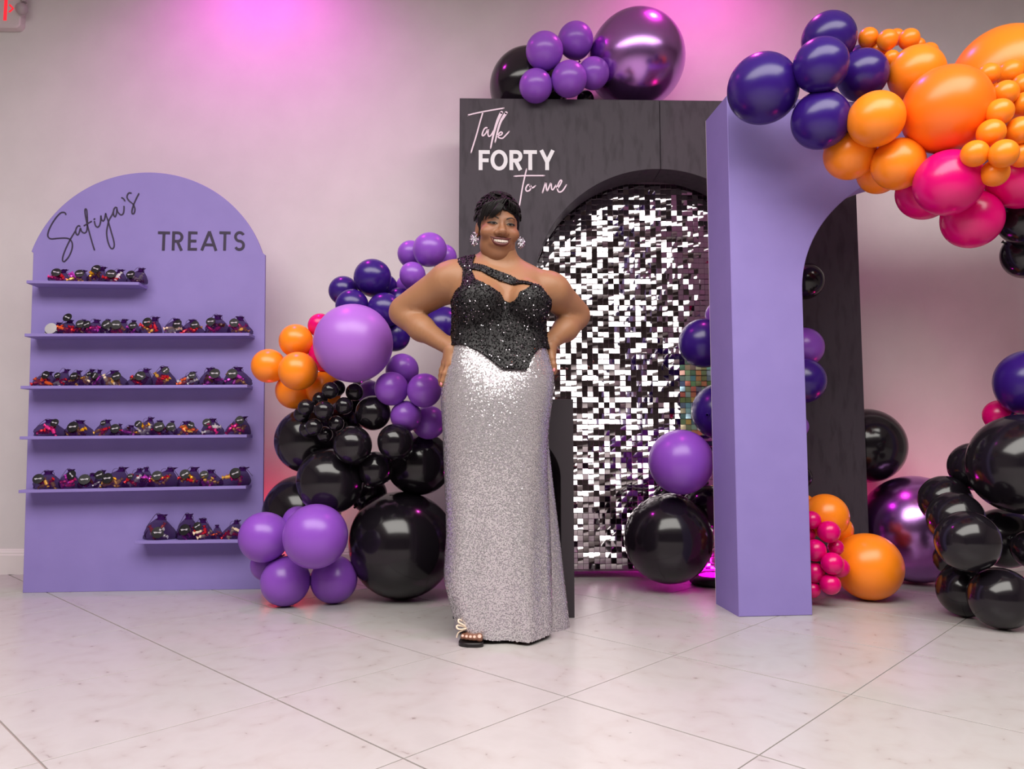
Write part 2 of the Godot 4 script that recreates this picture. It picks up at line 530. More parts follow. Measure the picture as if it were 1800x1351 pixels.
# one letter in its box: lines in a unit square, drawn with square pens
func letter(ch: String, x0: float, y0: float, x1: float, y1: float, w: float, z0: float, z1: float) -> ArrayMesh:
	var b := Mb.new()
	var h := w * 0.5
	var lx := x0 + h; var rx := x1 - h; var by := y0 + h; var ty := y1 - h; var my := (y0 + y1) * 0.5
	var lines := []
	match ch:
		"T": lines = [[Vector2(x0, ty), Vector2(x1, ty)], [Vector2((x0 + x1) / 2, y0), Vector2((x0 + x1) / 2, y1)]]
		"F": lines = [[Vector2(lx, y0), Vector2(lx, y1)], [Vector2(x0, ty), Vector2(x1, ty)], [Vector2(x0, my - h * 0.1), Vector2(x1 - w * 0.3, my - h * 0.1)]]
		"E": lines = [[Vector2(lx, y0), Vector2(lx, y1)], [Vector2(x0, ty), Vector2(x1, ty)], [Vector2(x0, my), Vector2(x1 - w * 0.3, my)], [Vector2(x0, by), Vector2(x1, by)]]
		"A": lines = [[Vector2(lx, y0), Vector2((x0 + x1) / 2, y1)], [Vector2((x0 + x1) / 2, y1), Vector2(rx, y0)], [Vector2(lx + w * 0.7, lerpf(y0, y1, 0.3)), Vector2(rx - w * 0.7, lerpf(y0, y1, 0.3))]]
		"Y": lines = [[Vector2((x0 + x1) / 2, y0), Vector2((x0 + x1) / 2, my)], [Vector2(lx, y1), Vector2((x0 + x1) / 2, my - h)], [Vector2(rx, y1), Vector2((x0 + x1) / 2, my - h)]]
		"O":
			var l := []
			for k in 41: l.append(Vector2((x0 + x1) / 2 + cos(TAU * k / 40) * (rx - lx) / 2, my + sin(TAU * k / 40) * (ty - by) / 2))
			lines = [l]
		"R":
			var l := [Vector2(x0, ty)]
			var ry := (ty - (my - h * 0.2)) / 2
			for k in 17: l.append(Vector2(rx - ry * 0.9, ty - ry) + Vector2(sin(PI * k / 16) * ry * 0.9, cos(PI * k / 16) * ry))
			l.append(Vector2(x0, my - h * 0.2))
			lines = [[Vector2(lx, y0), Vector2(lx, y1)], l, [Vector2((lx + rx) / 2 - h * 0.2, my - h * 0.2), Vector2(rx, y0)]]
		"S":
			var l := []
			var r := (ty - by) / 4; var cx := (x0 + x1) / 2; var wx := (rx - lx) / 2
			for k in 17:
				var a := lerpf(0.5, PI * 1.5, k / 16.0)
				l.append(Vector2(cx + cos(a) * wx, ty - r + sin(a) * r))
			for k in range(1, 17):
				var a := lerpf(PI * 0.5, -PI + 0.5, k / 16.0)
				l.append(Vector2(cx + cos(a) * wx, by + r + sin(a) * r))
			lines = [l]
		"X": lines = [[Vector2(lx, y0), Vector2(rx, y1)], [Vector2(lx, y1), Vector2(rx, y0)]]
		"I": lines = [[Vector2((x0 + x1) / 2, y0), Vector2((x0 + x1) / 2, y1)]]
	var dz := 0.0
	for l in lines:
		b.ribbon(l, w, w, z0, z1 + dz, false)
		dz += 0.00012
	return b.done()

func script_lines(lines: Array, w: float, z0: float, z1: float) -> ArrayMesh:
	var b := Mb.new()
	var dz := 0.0
	for l in lines:
		var w0: float = w; var w1: float = w
		var pts: Array = l
		if l[-1] is float:
			w1 = w * (l[-1] as float)
			pts = l.slice(0, -1)
		b.ribbon(curve(pts, 6), w0, w1, z0, z1 + dz)
		dz += 0.00012
	return b.done()

func treat_board() -> void:
	var o := thing("treat_board", "lavender arched treat board with six shelves leaning near the wall", "display board", BOARD_AT, BOARD_TURN)
	var poly := PackedVector2Array([Vector2(0, 0), Vector2(1.172, 0), Vector2(1.142, 1.745)])
	for p in arc(Vector2(0.545, 1.563), 0.613, 0.322, PI - 0.29, 60): poly.append(p)
	poly.append(Vector2(-0.033, 1.73))
	var b := Mb.new()
	b.extrude(poly, -0.018, 0.0, 0.0015)
	obj("panel", b.done(), M.lavender_paint, o)
	# back brace that keeps the board upright
	var br := Mb.new()
	br.extrude(PackedVector2Array([Vector2(-0.36, 0), Vector2(0, 0), Vector2(0, 1.2)]), -0.012, 0.012, 0.001)
	for x in [0.3, 0.87]:
		var s := obj("brace", br.done() if x < 0.5 else br.done(), M.lavender_paint, o, Vector3(x, 0, -0.018))
		s.rotation.y = -PI / 2
	for s in SHELVES:
		var sh := Mb.new()
		sh.box(Vector3((s[1] - s[0]) / 2, -0.0075, 0.055), Vector3(s[1] - s[0], 0.015, 0.109), 0.0012)
		var m := obj("shelf", sh.done(), M.lavender_paint, o, Vector3(s[0], s[2], 0))
		m.rotation.z = s[3] / 1.1
	var safiya := script_lines([
		[Vector2(0.1205, 1.9367), Vector2(0.1153, 1.9466), Vector2(0.1057, 1.9488), Vector2(0.0933, 1.9444), Vector2(0.0753, 1.9237), Vector2(0.0549, 1.8895), Vector2(0.0407, 1.8556), Vector2(0.0351, 1.8286), Vector2(0.0396, 1.8137), Vector2(0.0540, 1.8063), Vector2(0.0837, 1.8096), Vector2(0.1214, 1.8122), Vector2(0.1420, 1.8083), Vector2(0.1553, 1.7945), Vector2(0.1602, 1.7745), Vector2(0.1573, 1.7476), Vector2(0.1447, 1.7139), Vector2(0.1269, 1.6901), Vector2(0.1191, 1.6883), Vector2(0.1147, 1.6949), Vector2(0.1163, 1.7166), Vector2(0.1272, 1.7537), Vector2(0.1470, 1.8027), Vector2(0.1731, 1.8537)],
		[Vector2(0.1943, 1.8761), Vector2(0.1862, 1.8793), Vector2(0.1772, 1.8690), Vector2(0.1732, 1.8521), Vector2(0.1771, 1.8353), Vector2(0.1846, 1.8305), Vector2(0.1910, 1.8424), Vector2(0.1963, 1.8661), Vector2(0.2017, 1.8511), Vector2(0.2148, 1.8413), Vector2(0.2256, 1.8466), Vector2(0.2297, 1.8635), Vector2(0.2298, 1.8972), Vector2(0.2274, 1.9310), Vector2(0.2239, 1.9613), Vector2(0.2197, 1.9696), Vector2(0.2151, 1.9661), Vector2(0.2159, 1.9476), Vector2(0.2227, 1.9139), Vector2(0.2322, 1.8771), Vector2(0.2471, 1.8269), Vector2(0.2617, 1.7801), Vector2(0.2718, 1.7518)],
		[Vector2(0.2147, 1.8800), Vector2(0.2316, 1.8922), Vector2(0.2501, 1.9038)],
		[Vector2(0.2653, 1.9042), Vector2(0.2663, 1.8965), Vector2(0.2717, 1.8814), Vector2(0.2815, 1.8742), Vector2(0.2907, 1.8819), Vector2(0.2961, 1.9056), Vector2(0.2964, 1.9361), Vector2(0.2987, 1.9192), Vector2(0.3071, 1.9076), Vector2(0.3147, 1.9163), Vector2(0.3198, 1.9469), Vector2(0.3225, 1.9368), Vector2(0.3342, 1.9066), Vector2(0.3508, 1.8529), Vector2(0.3654, 1.8060), Vector2(0.3697, 1.7791), Vector2(0.3655, 1.7639), Vector2(0.3577, 1.7614), Vector2(0.3477, 1.7719), Vector2(0.3352, 1.8053), Vector2(0.3288, 1.8456), Vector2(0.3320, 1.8829), Vector2(0.3387, 1.9135), Vector2(0.3534, 1.9443), Vector2(0.3576, 1.9580)],
		[Vector2(0.3760, 1.9789), Vector2(0.3678, 1.9820), Vector2(0.3603, 1.9717), Vector2(0.3587, 1.9547), Vector2(0.3616, 1.9378), Vector2(0.3683, 1.9318), Vector2(0.3740, 1.9483), Vector2(0.3753, 1.9721), Vector2(0.3800, 1.9586), Vector2(0.3917, 1.9453), Vector2(0.4014, 1.9429), Vector2(0.4090, 1.9526), Vector2(0.4113, 1.9730), Vector2(0.4107, 1.9883)],
		[Vector2(0.2630, 1.9150), Vector2(0.2660, 1.9184)], [Vector2(0.3977, 2.0339), Vector2(0.4059, 2.0300), Vector2(0.4144, 2.0180)],
		[Vector2(0.4448, 2.0607), Vector2(0.4335, 2.0615), Vector2(0.4253, 2.0500), Vector2(0.4249, 2.0346), Vector2(0.4368, 2.0179), Vector2(0.4550, 2.0031), Vector2(0.4637, 1.9863), Vector2(0.4668, 1.9711), Vector2(0.4633, 1.9540), Vector2(0.4561, 1.9497), Vector2(0.4520, 1.9571), Vector2(0.4529, 1.9741), Vector2(0.4599, 2.0015), Vector2(0.4715, 2.0325), Vector2(0.4834, 2.0584)]], 0.0066, 0.0, 0.0025)
	var sl := obj("script_lettering", safiya, M.ink_purple, o)
	sl.set_meta("label", "dark purple handwritten name Safiya's")
	for e in [["T", 0.5884, 1.7567, 0.6491, 1.8588], ["R", 0.6613, 1.7583, 0.7179, 1.8605], ["E", 0.7425, 1.7601, 0.7896, 1.8622], ["A", 0.8074, 1.7615, 0.8948, 1.8647], ["T", 0.9029, 1.7635, 0.9600, 1.8662], ["S", 0.9791, 1.7636, 1.0359, 1.8696]]:
		var lt := obj("letter", letter(e[0], e[1], e[2], e[3], e[4], 0.0138, 0.0, 0.0025), M.ink_purple, o)
		lt.set_meta("label", "dark capital letter of the word TREATS")

# ------------------------------------------------------------------ treat bags
var pouch_shapes := []
var candy_mesh: ArrayMesh
var sticker_mesh: ArrayMesh
var scribble_mesh: ArrayMesh

func bag_shapes() -> void:
	for k in 6:
		var ph := rng.randf() * TAU
		var lean := rng.randf_range(-0.42, 0.42)
		var rows := []
		for e in [[0.0, 0.94], [0.03, 1.05], [0.14, 1.08], [0.28, 1.02], [0.42, 0.9], [0.56, 0.74], [0.7, 0.54], [0.79, 0.36], [0.84, 0.24]]:
			var row := []
			for a in 20:
				var t := TAU * a / 20
				var r: float = e[1] * 0.5 * (1.0 + 0.13 * sin(3 * t + ph + e[0] * 4) + 0.09 * sin(5 * t - ph * 2 + e[0] * 7))
				row.append(Vector3(cos(t) * r + lean * e[0] * e[0], e[0], -sin(t) * r * 0.72))
			rows.append(row)
		var b := Mb.new()
		b.loft(rows, true, false)
		var g := Mb.new()
		rows = []
		for e in [[0.78, 0.38], [0.85, 0.24], [0.92, 0.24], [1.0, 0.3]]:
			var row := []
			for a in 24:
				var t := TAU * a / 24
				var r: float = e[1] * 0.5 * (1.0 + (e[0] - 0.76) * 1.6 * sin(6 * t + ph))
				row.append(Vector3(cos(t) * r + lean * e[0] * e[0], e[0] + 0.05 * (e[0] - 0.78) * sin(4 * t), -sin(t) * r * 0.7))
			rows.append(row)
		g.loft(rows, true, false)
		var c := Mb.new()
		var top := Vector3(lean * 0.62, 0.79, 0.05)
		var s := 1.0 if k % 2 else -1.0
		c.tube(curve([top, top + Vector3(0.1 * s, 0.16, 0.04), top + Vector3(0.22 * s, 0.1, 0.08), top + Vector3(0.25 * s, -0.1, 0.14)], 4), 0.012, 0.012, 4)
		c.tube(curve([top, top + Vector3(0.02 * s, 0.22, 0.03), top + Vector3(-0.12 * s, 0.24, 0.03), top + Vector3(-0.26 * s, 0.02, 0.1), top + Vector3(-0.42 * s, -0.28, 0.14)], 4), 0.012, 0.012, 4)
		pouch_shapes.append([b.done(), g.done(), c.done()])
	var cm := Mb.new()
	cm.box(Vector3.ZERO, Vector3(0.024, 0.013, 0.014), 0.004)
	for s in [-1.0, 1.0]:
		cm.loft([[Vector3(0.012 * s, 0.003, 0), Vector3(0.012 * s, 0, -0.003 * s), Vector3(0.012 * s, -0.003, 0), Vector3(0.012 * s, 0, 0.003 * s)], [Vector3(0.02 * s, 0.009, 0.001), Vector3(0.021 * s, 0, -0.004 * s), Vector3(0.02 * s, -0.009, -0.001), Vector3(0.019 * s, 0, 0.004 * s)]], true, true)
	candy_mesh = cm.done()
	var sm := Mb.new()
	var rows := []
	for e in [[0.0, -0.001], [1.0, -0.001], [1.0, 0.0], [0.0, 0.001]]:
		var row := []
		for k in 24: row.append(Vector3(cos(TAU * k / 24) * e[0], sin(TAU * k / 24) * e[0], e[1] * 1.0))
		rows.append(row)
	sm.loft(rows)
	sticker_mesh = sm.done()
	var pts := []
	for k in 26:
		var t := k / 25.0
		pts.append(Vector2(lerpf(-0.62, 0.62, t), 0.17 * sin(t * 33.0) * (0.6 + 0.4 * sin(t * 9.0))))
	var sc := Mb.new()
	sc.ribbon(curve(pts, 2), 0.075, 0.075, 0.001, 0.003)
	scribble_mesh = sc.done()

# x along the board, width and height of the bag, which shelf, sticker (x, y, turn, size share) and the wrappers that show
func bag(shelf: int, x: float, w: float, h: float, sticker: Array, wrappers: Array, label: String) -> void:
	var s: Array = SHELVES[shelf]
	var y: float = s[2] + s[3] * (x - s[0]) / 1.1 + 0.001
	var base := Basis(Vector3.UP, BOARD_TURN)
	var turn := rng.randf_range(-0.5, 0.5)
	var o := thing("treat_bag", label, "treat bag", BOARD_AT + base * Vector3(x, y, 0.06), BOARD_TURN, "purple organza treat bags on the board")
	var depth := clampf(w, 0.05, 0.085)
	var k := rng.randi() % 6
	var sc := Vector3(w, h, depth)
	var n := 6
	for c in n:
		var m := obj("candy", candy_mesh, M["wrapper_" + str(wrappers[c % wrappers.size()])], o)
		var fx := lerpf(-0.28, 0.28, (c + 0.5) / n) + rng.randf_range(-0.05, 0.05)
		m.position = Vector3(fx * w, h * rng.randf_range(0.14, 0.5), depth * rng.randf_range(0.08, 0.25))
		m.rotation = Vector3(rng.randf_range(-0.6, 0.6), rng.randf_range(-0.6, 0.6), rng.randf_range(-1.3, 1.3))
		m.scale = Vector3.ONE * clampf(w / 0.075, 0.7, 1.35)
	for part in 3:
		var m := obj(["pouch", "gathered_top", "drawstring"][part], pouch_shapes[k][part], [M.organza, M.organza_gathered, M.cord][part], o)
		m.scale = sc
		if part == 1: m.rotation.z = turn * 0.12
	if sticker.size() > 0:
		var r := 0.0235 * float(sticker[3])
		var m := obj("sticker", sticker_mesh, M.sticker_black if sticker.size() < 5 else M.sticker_back, o)
		m.scale = Vector3(r, r, 1.0)
		m.position = Vector3(sticker[0] * w, sticker[1] * h, depth * 0.33 + 0.003)
		m.rotation = Vector3(-0.28 + rng.randf_range(-0.15, 0.1), rng.randf_range(-0.25, 0.25), sticker[2])
		if sticker.size() < 5:
			var q := obj("script", scribble_mesh, M.sticker_script, m)
			q.scale = Vector3(1, 1, 0.5)

func treat_bags() -> void:
	bag_shapes()
	bag(0, 0.127, 0.097, 0.065, [0.05, 0.72, -0.2, 1.0], ["pink", "red"], "first bag on the top shelf, pink wrapper at its lower left")
	bag(0, 0.223, 0.100, 0.065, [0.22, 0.66, 0.2, 0.95], ["magenta", "gold"], "second bag on the top shelf, gold wrapper at its lower right")
	bag(0, 0.313, 0.090, 0.086, [0.12, 0.8, -0.35, 1.0], ["yellow", "brown"], "third bag on the top shelf, tall, with a yellow wrapper")
	bag(0, 0.409, 0.104, 0.072, [-0.1, 0.62, 0, 1.05], ["red", "silver"], "fourth bag on the top shelf, red wrappers along its right side")
	bag(0, 0.514, 0.099, 0.081, [-0.2, 0.52, 0.1, 1.0], ["brown", "silver"], "fifth bag on the top shelf, tallest frilled top at shelf end")
	bag(1, 0.117, 0.077, 0.062, [0, 0.45, 0, 1.25, 1], ["silver", "brown"], "first bag on the second shelf, pale round sticker back facing out")
	bag(1, 0.186, 0.100, 0.076, [0.1, 1.1, -0.4, 1.0], ["orange", "red"], "second bag on the second shelf, black disc sticking up above it")
	bag(1, 0.250, 0.061, 0.076, [0.1, 0.68, 0.3, 0.9], ["red", "brown"], "third bag on the second shelf, narrow and dark")
	bag(1, 0.317, 0.095, 0.077, [-0.28, 0.62, 0.5, 0.9], ["pink", "magenta"], "fourth bag on the second shelf, hot pink wrapper in front")
	bag(1, 0.381, 0.067, 0.077, [0.05, 0.62, 0.6, 1.0], ["brown", "silver"], "fifth bag on the second shelf, black sticker filling its front")
	bag(1, 0.434, 0.092, 0.077, [0, 0.6, 0, 1.05], ["red", "gold"], "sixth bag on the second shelf, red and gold wrappers below a sticker")
	bag(1, 0.507, 0.065, 0.072, [0.1, 0.6, 0.1, 0.9], ["magenta", "brown"], "seventh bag on the second shelf, small and violet")
	bag(1, 0.591, 0.107, 0.089, [-0.05, 0.66, 0.1, 1.05], ["gold", "red"], "eighth bag on the second shelf, gold bar with red letters showing")
	bag(1, 0.710, 0.099, 0.081, [0.24, 0.62, 0, 1.05], ["cream", "silver"], "ninth bag on the second shelf, cream wrapper standing upright")
	bag(1, 0.803, 0.111, 0.075, [0.16, 0.6, 0.1, 0.95], ["red", "gold"], "tenth bag on the second shelf, red and gold bar at lower left")
	bag(1, 0.920, 0.114, 0.099, [-0.18, 0.62, 0.1, 1.0], ["pink", "brown"], "eleventh bag on the second shelf, long cord loops over its top")
	bag(1, 1.040, 0.115, 0.091, [-0.2, 0.6, 0.1, 1.0], ["pink", "gold"], "twelfth bag on the second shelf, bright pink foil at shelf end")
	bag(2, 0.083, 0.107, 0.073, [0.2, 0.75, -0.3, 0.9], ["red", "orange"], "first bag on the third shelf, red wrappers at the shelf start")
	bag(2, 0.168, 0.080, 0.087, [-0.1, 0.6, 0.5, 0.7], ["silver", "red"], "second bag on the third shelf, pointed gathered top")
	bag(2, 0.231, 0.080, 0.079, [0.1, 0.62, 0.1, 0.9], ["yellow", "brown"], "third bag on the third shelf, dark sticker over a yellow glint")
	bag(2, 0.289, 0.072, 0.085, [0.3, 0.7, 0.2, 0.6], ["yellow", "cream"], "fourth bag on the third shelf, bright yellow wrapper")
	bag(2, 0.336, 0.064, 0.082, [0, 0.62, 1.2, 0.8], ["brown", "magenta"], "fifth bag on the third shelf, darkest and slim")
	bag(2, 0.419, 0.120, 0.077, [0.22, 0.62, 0.3, 1.0], ["cream", "gold"], "sixth bag on the third shelf, white and gold wrappers")
	bag(2, 0.550, 0.115, 0.088, [0.1, 0.55, -0.4, 1.1], ["red", "brown"], "seventh bag on the third shelf, two overlapping black stickers")
	bag(2, 0.663, 0.110, 0.097, [0.2, 0.78, 0.8, 0.8], ["red", "gold"], "eighth bag on the third shelf, glossy red wrapper and raised corner")
	bag(2, 0.787, 0.105, 0.069, [0.28, 0.72, 0.2, 0.8], ["orange", "silver"], "ninth bag on the third shelf, flat, with an orange label")
	bag(2, 0.905, 0.116, 0.090, [0.2, 0.66, 0, 1.15], ["brown", "magenta"], "tenth bag on the third shelf, large starry sticker")
	bag(2, 1.028, 0.128, 0.093, [-0.1, 0.62, 0.05, 1.15], ["magenta", "gold"], "eleventh bag on the third shelf, bright magenta foil at shelf end")
	bag(3, 0.117, 0.139, 0.083, [0.3, 0.8, -0.2, 0.9], ["red", "pink"], "first bag on the fourth shelf, big red wrapper at the shelf start")
	bag(3, 0.259, 0.129, 0.078, [-0.1, 0.58, 0.1, 1.2], ["brown", "yellow"], "second bag on the fourth shelf, square, yellow wrapper at right")
	bag(3, 0.383, 0.086, 0.079, [0.1, 0.8, 0.2, 0.6], ["gold", "red"], "third bag on the fourth shelf, gold bar with red print")
	bag(3, 0.446, 0.055, 0.059, [0, 0.6, 0.2, 1.0], ["brown", "red"], "fourth bag on the fourth shelf, small, almost covered by a black disc")
	bag(3, 0.510, 0.083, 0.051, [], ["brown", "magenta"], "fifth bag on the fourth shelf, lowest and flattest, lying down")
	bag(3, 0.585, 0.092, 0.091, [-0.25, 0.62, 0.9, 0.8], ["yellow", "silver"], "sixth bag on the fourth shelf, steep pointed top and yellow glint")
	bag(3, 0.658, 0.081, 0.074, [0.05, 0.58, 0.3, 1.1], ["red", "brown"], "seventh bag on the fourth shelf, tilted black sticker in front")
	bag(3, 0.717, 0.056, 0.071, [0, 0.6, 0.2, 0.95], ["brown", "silver"], "eighth bag on the fourth shelf, narrow, behind a tilted sticker")
	bag(3, 0.795, 0.115, 0.069, [0.2, 0.7, -0.3, 0.8], ["gold", "orange"], "ninth bag on the fourth shelf, orange and gold wrappers")
	bag(3, 0.913, 0.102, 0.081, [-0.15, 0.75, 0.5, 0.9], ["pink", "silver"], "tenth bag on the fourth shelf, rounded, silver foil inside")
	bag(3, 1.041, 0.122, 0.090, [0.15, 0.8, 0.2, 0.9], ["pink", "gold"], "eleventh bag on the fourth shelf, peaked at shelf end")
	bag(4, 0.123, 0.133, 0.089, [-0.22, 0.58, 0.1, 1.1], ["red", "gold"], "first bag on the fifth shelf, red bar under a black sticker")
	bag(4, 0.227, 0.095, 0.095, [0.25, 0.72, -0.7, 1.0], ["magenta", "pink"], "second bag on the fifth shelf, magenta foil and leaning sticker")
	bag(4, 0.314, 0.090, 0.073, [0, 0.62, 0.1, 1.15], ["brown", "red"], "third bag on the fifth shelf, wide black sticker")
	bag(4, 0.377, 0.060, 0.087, [0.05, 0.75, 0.4, 0.95], ["silver", "brown"], "fourth bag on the fifth shelf, small, raised sticker")
	bag(4, 0.441, 0.129, 0.101, [-0.14, 0.48, 0.1, 1.15], ["yellow", "gold"], "fifth bag on the fifth shelf, two yellow wrappers at right")
	bag(4, 0.543, 0.102, 0.093, [-0.1, 0.6, 0.2, 0.6], ["red", "silver"], "sixth bag on the fifth shelf, red wrapper at right side")
	bag(4, 0.604, 0.067, 0.099, [], ["brown", "magenta"], "seventh bag on the fifth shelf, plain violet, tall, no sticker")
	bag(4, 0.676, 0.136, 0.096, [-0.1, 0.6, 0.2, 1.05], ["red", "gold"], "eighth bag on the fifth shelf, long oval sticker over red bar")
	bag(4, 0.810, 0.115, 0.094, [-0.1, 0.66, 0.5, 1.05], ["red", "yellow"], "ninth bag on the fifth shelf, red printed bar at lower left")
	bag(4, 0.913, 0.104, 0.080, [-0.2, 0.72, 0.2, 0.9], ["magenta", "gold"], "tenth bag on the fifth shelf, magenta foil at the bottom")
	bag(4, 1.037, 0.150, 0.092, [0.05, 0.68, 0.4, 1.15], ["gold", "pink"], "eleventh bag on the fifth shelf, widest, black sticker at shelf end")
	bag(5, 0.669, 0.141, 0.124, [0.05, 0.3, 0, 1.2], ["orange", "silver"], "first bag on the bottom shelf, largest, orange wrapper at lower left")
	bag(5, 0.810, 0.108, 0.125, [-0.05, 0.4, 0.1, 1.2], ["brown", "magenta"], "second bag on the bottom shelf, tall peak, sticker low in front")
	bag(5, 0.888, 0.103, 0.102, [-0.2, 0.66, 0.6, 0.9], ["red", "cream"], "third bag on the bottom shelf, red and white wrappers")
	bag(5, 0.958, 0.056, 0.069, [], ["orange", "brown"], "fourth bag on the bottom shelf, smallest, orange wrapper")
	bag(5, 1.028, 0.098, 0.092, [], ["red", "cream"], "fifth bag on the bottom shelf, white and red, next to the purple balloon")

# ------------------------------------------------------------------ black panel with its arch and lettering
func black_panel() -> void:
	var o := thing("black_panel", "tall black painted backdrop panel with an arched opening and pale lettering", "backdrop panel", Vector3(0, 0, -3.965))
	var x0 := -0.2; var x1 := 1.975; var h := 2.63; var cx := 0.8875; var r := 0.6875; var cy := 1.5525; var seam := 0.898
	var left := PackedVector2Array([Vector2(x0, 0), Vector2(cx - r, 0)])
	for p in arc(Vector2(cx, cy), r, PI, PI / 2 - 0.0153, 40): left.append(p)
	left.append(Vector2(seam, h)); left.append(Vector2(x0, h))
	var right := PackedVector2Array([Vector2(seam + 0.003, h)])
	for p in arc(Vector2(cx, cy), r, PI / 2 - 0.0197, 0.0, 40): right.append(p)
	right.append(Vector2(cx + r, 0)); right.append(Vector2(x1, 0)); right.append(Vector2(x1, h))
	for poly in [left, right]:
		var b := Mb.new()
		b.extrude(poly, -0.205, 0.0, 0.0015)
		obj("panel", b.done(), M.black_brushed_paint, o)
	var talk := script_lines([
		[Vector2(-0.1551, 2.5307), Vector2(-0.1469, 2.5350), Vector2(-0.0724, 2.5529), Vector2(0.0417, 2.5746)], [Vector2(-0.0724, 2.5507), Vector2(-0.0887, 2.4928), Vector2(-0.1091, 2.4158), Vector2(-0.1295, 2.3475), Vector2(-0.1368, 2.3220)],
		[Vector2(-0.0452, 2.4591), Vector2(-0.0555, 2.4632), Vector2(-0.0679, 2.4503), Vector2(-0.0761, 2.4246), Vector2(-0.0699, 2.4183), Vector2(-0.0555, 2.4334), Vector2(-0.0431, 2.4591), Vector2(-0.0451, 2.4292), Vector2(-0.0389, 2.4143), Vector2(-0.0265, 2.4230), Vector2(-0.0141, 2.4465)],
		[Vector2(-0.0304, 2.3463), Vector2(-0.0202, 2.3996), Vector2(-0.0059, 2.4594), Vector2(0.0106, 2.5109), Vector2(0.0292, 2.5496), 2.3], [Vector2(-0.0057, 2.3805), Vector2(0.0066, 2.4382), Vector2(0.0231, 2.4939), Vector2(0.0396, 2.5240), Vector2(0.0541, 2.5477), 2.3],
		[Vector2(0.0046, 2.4169), Vector2(0.0232, 2.4384), Vector2(0.0335, 2.4342), Vector2(0.0273, 2.4235), Vector2(0.0108, 2.4169), Vector2(0.0170, 2.4063), Vector2(0.0356, 2.4052), Vector2(0.0563, 2.4259), Vector2(0.0708, 2.4422)]], 0.0075, 0.0, 0.003)
	var a := obj("script_lettering", talk, M.lettering_pale_pink, o)
	a.set_meta("label", "pale pink handwritten word Talk")
	var to := script_lines([
		[Vector2(0.1658, 2.2334), Vector2(0.1554, 2.1888), Vector2(0.1430, 2.1296), Vector2(0.1326, 2.0663), Vector2(0.1264, 2.0284)], [Vector2(0.0985, 2.1926), Vector2(0.1595, 2.1961), Vector2(0.2628, 2.1973)],
		[Vector2(0.1842, 2.1447), Vector2(0.1718, 2.1446), Vector2(0.1615, 2.1255), Vector2(0.1656, 2.1108), Vector2(0.1821, 2.1151), Vector2(0.1904, 2.1342), Vector2(0.1821, 2.1447), Vector2(0.1883, 2.1299), Vector2(0.2007, 2.1300), Vector2(0.2139, 2.1407)]], 0.0075, 0.0, 0.003)
	obj("script_lettering", to, M.lettering_pale_pink, o).set_meta("label", "pale pink handwritten word to")
	var me := script_lines([
		[Vector2(0.2521, 2.1017), Vector2(0.2605, 2.1305), Vector2(0.2709, 2.1601), Vector2(0.2729, 2.1306), Vector2(0.2790, 2.1137), Vector2(0.2977, 2.1561), Vector2(0.3017, 2.1245), Vector2(0.3100, 2.1203), Vector2(0.3245, 2.1437)],
		[Vector2(0.3245, 2.1437), Vector2(0.3327, 2.1289), Vector2(0.3452, 2.1417), Vector2(0.3569, 2.1672), Vector2(0.3494, 2.1713), Vector2(0.3369, 2.1480), Vector2(0.3335, 2.1226), Vector2(0.3429, 2.1066), Vector2(0.3615, 2.1144), Vector2(0.3824, 2.1462)]], 0.0075, 0.0, 0.003)
	obj("script_lettering", me, M.lettering_pale_pink, o).set_meta("label", "pale pink handwritten word me")
	for e in [["F", -0.0948, 2.2250, -0.0344, 2.3363], ["O", -0.0305, 2.2237, 0.0626, 2.3390], ["R", 0.0723, 2.2264, 0.1430, 2.3378], ["T", 0.1491, 2.2270, 0.2225, 2.3385], ["Y", 0.2353, 2.2277, 0.3202, 2.3394]]:
		var lt := obj("letter", letter(e[0], e[1], e[2], e[3], e[4], 0.0208, 0.0, 0.004), M.lettering_white, o)
		lt.set_meta("label", "bold white capital letter of the word FORTY")

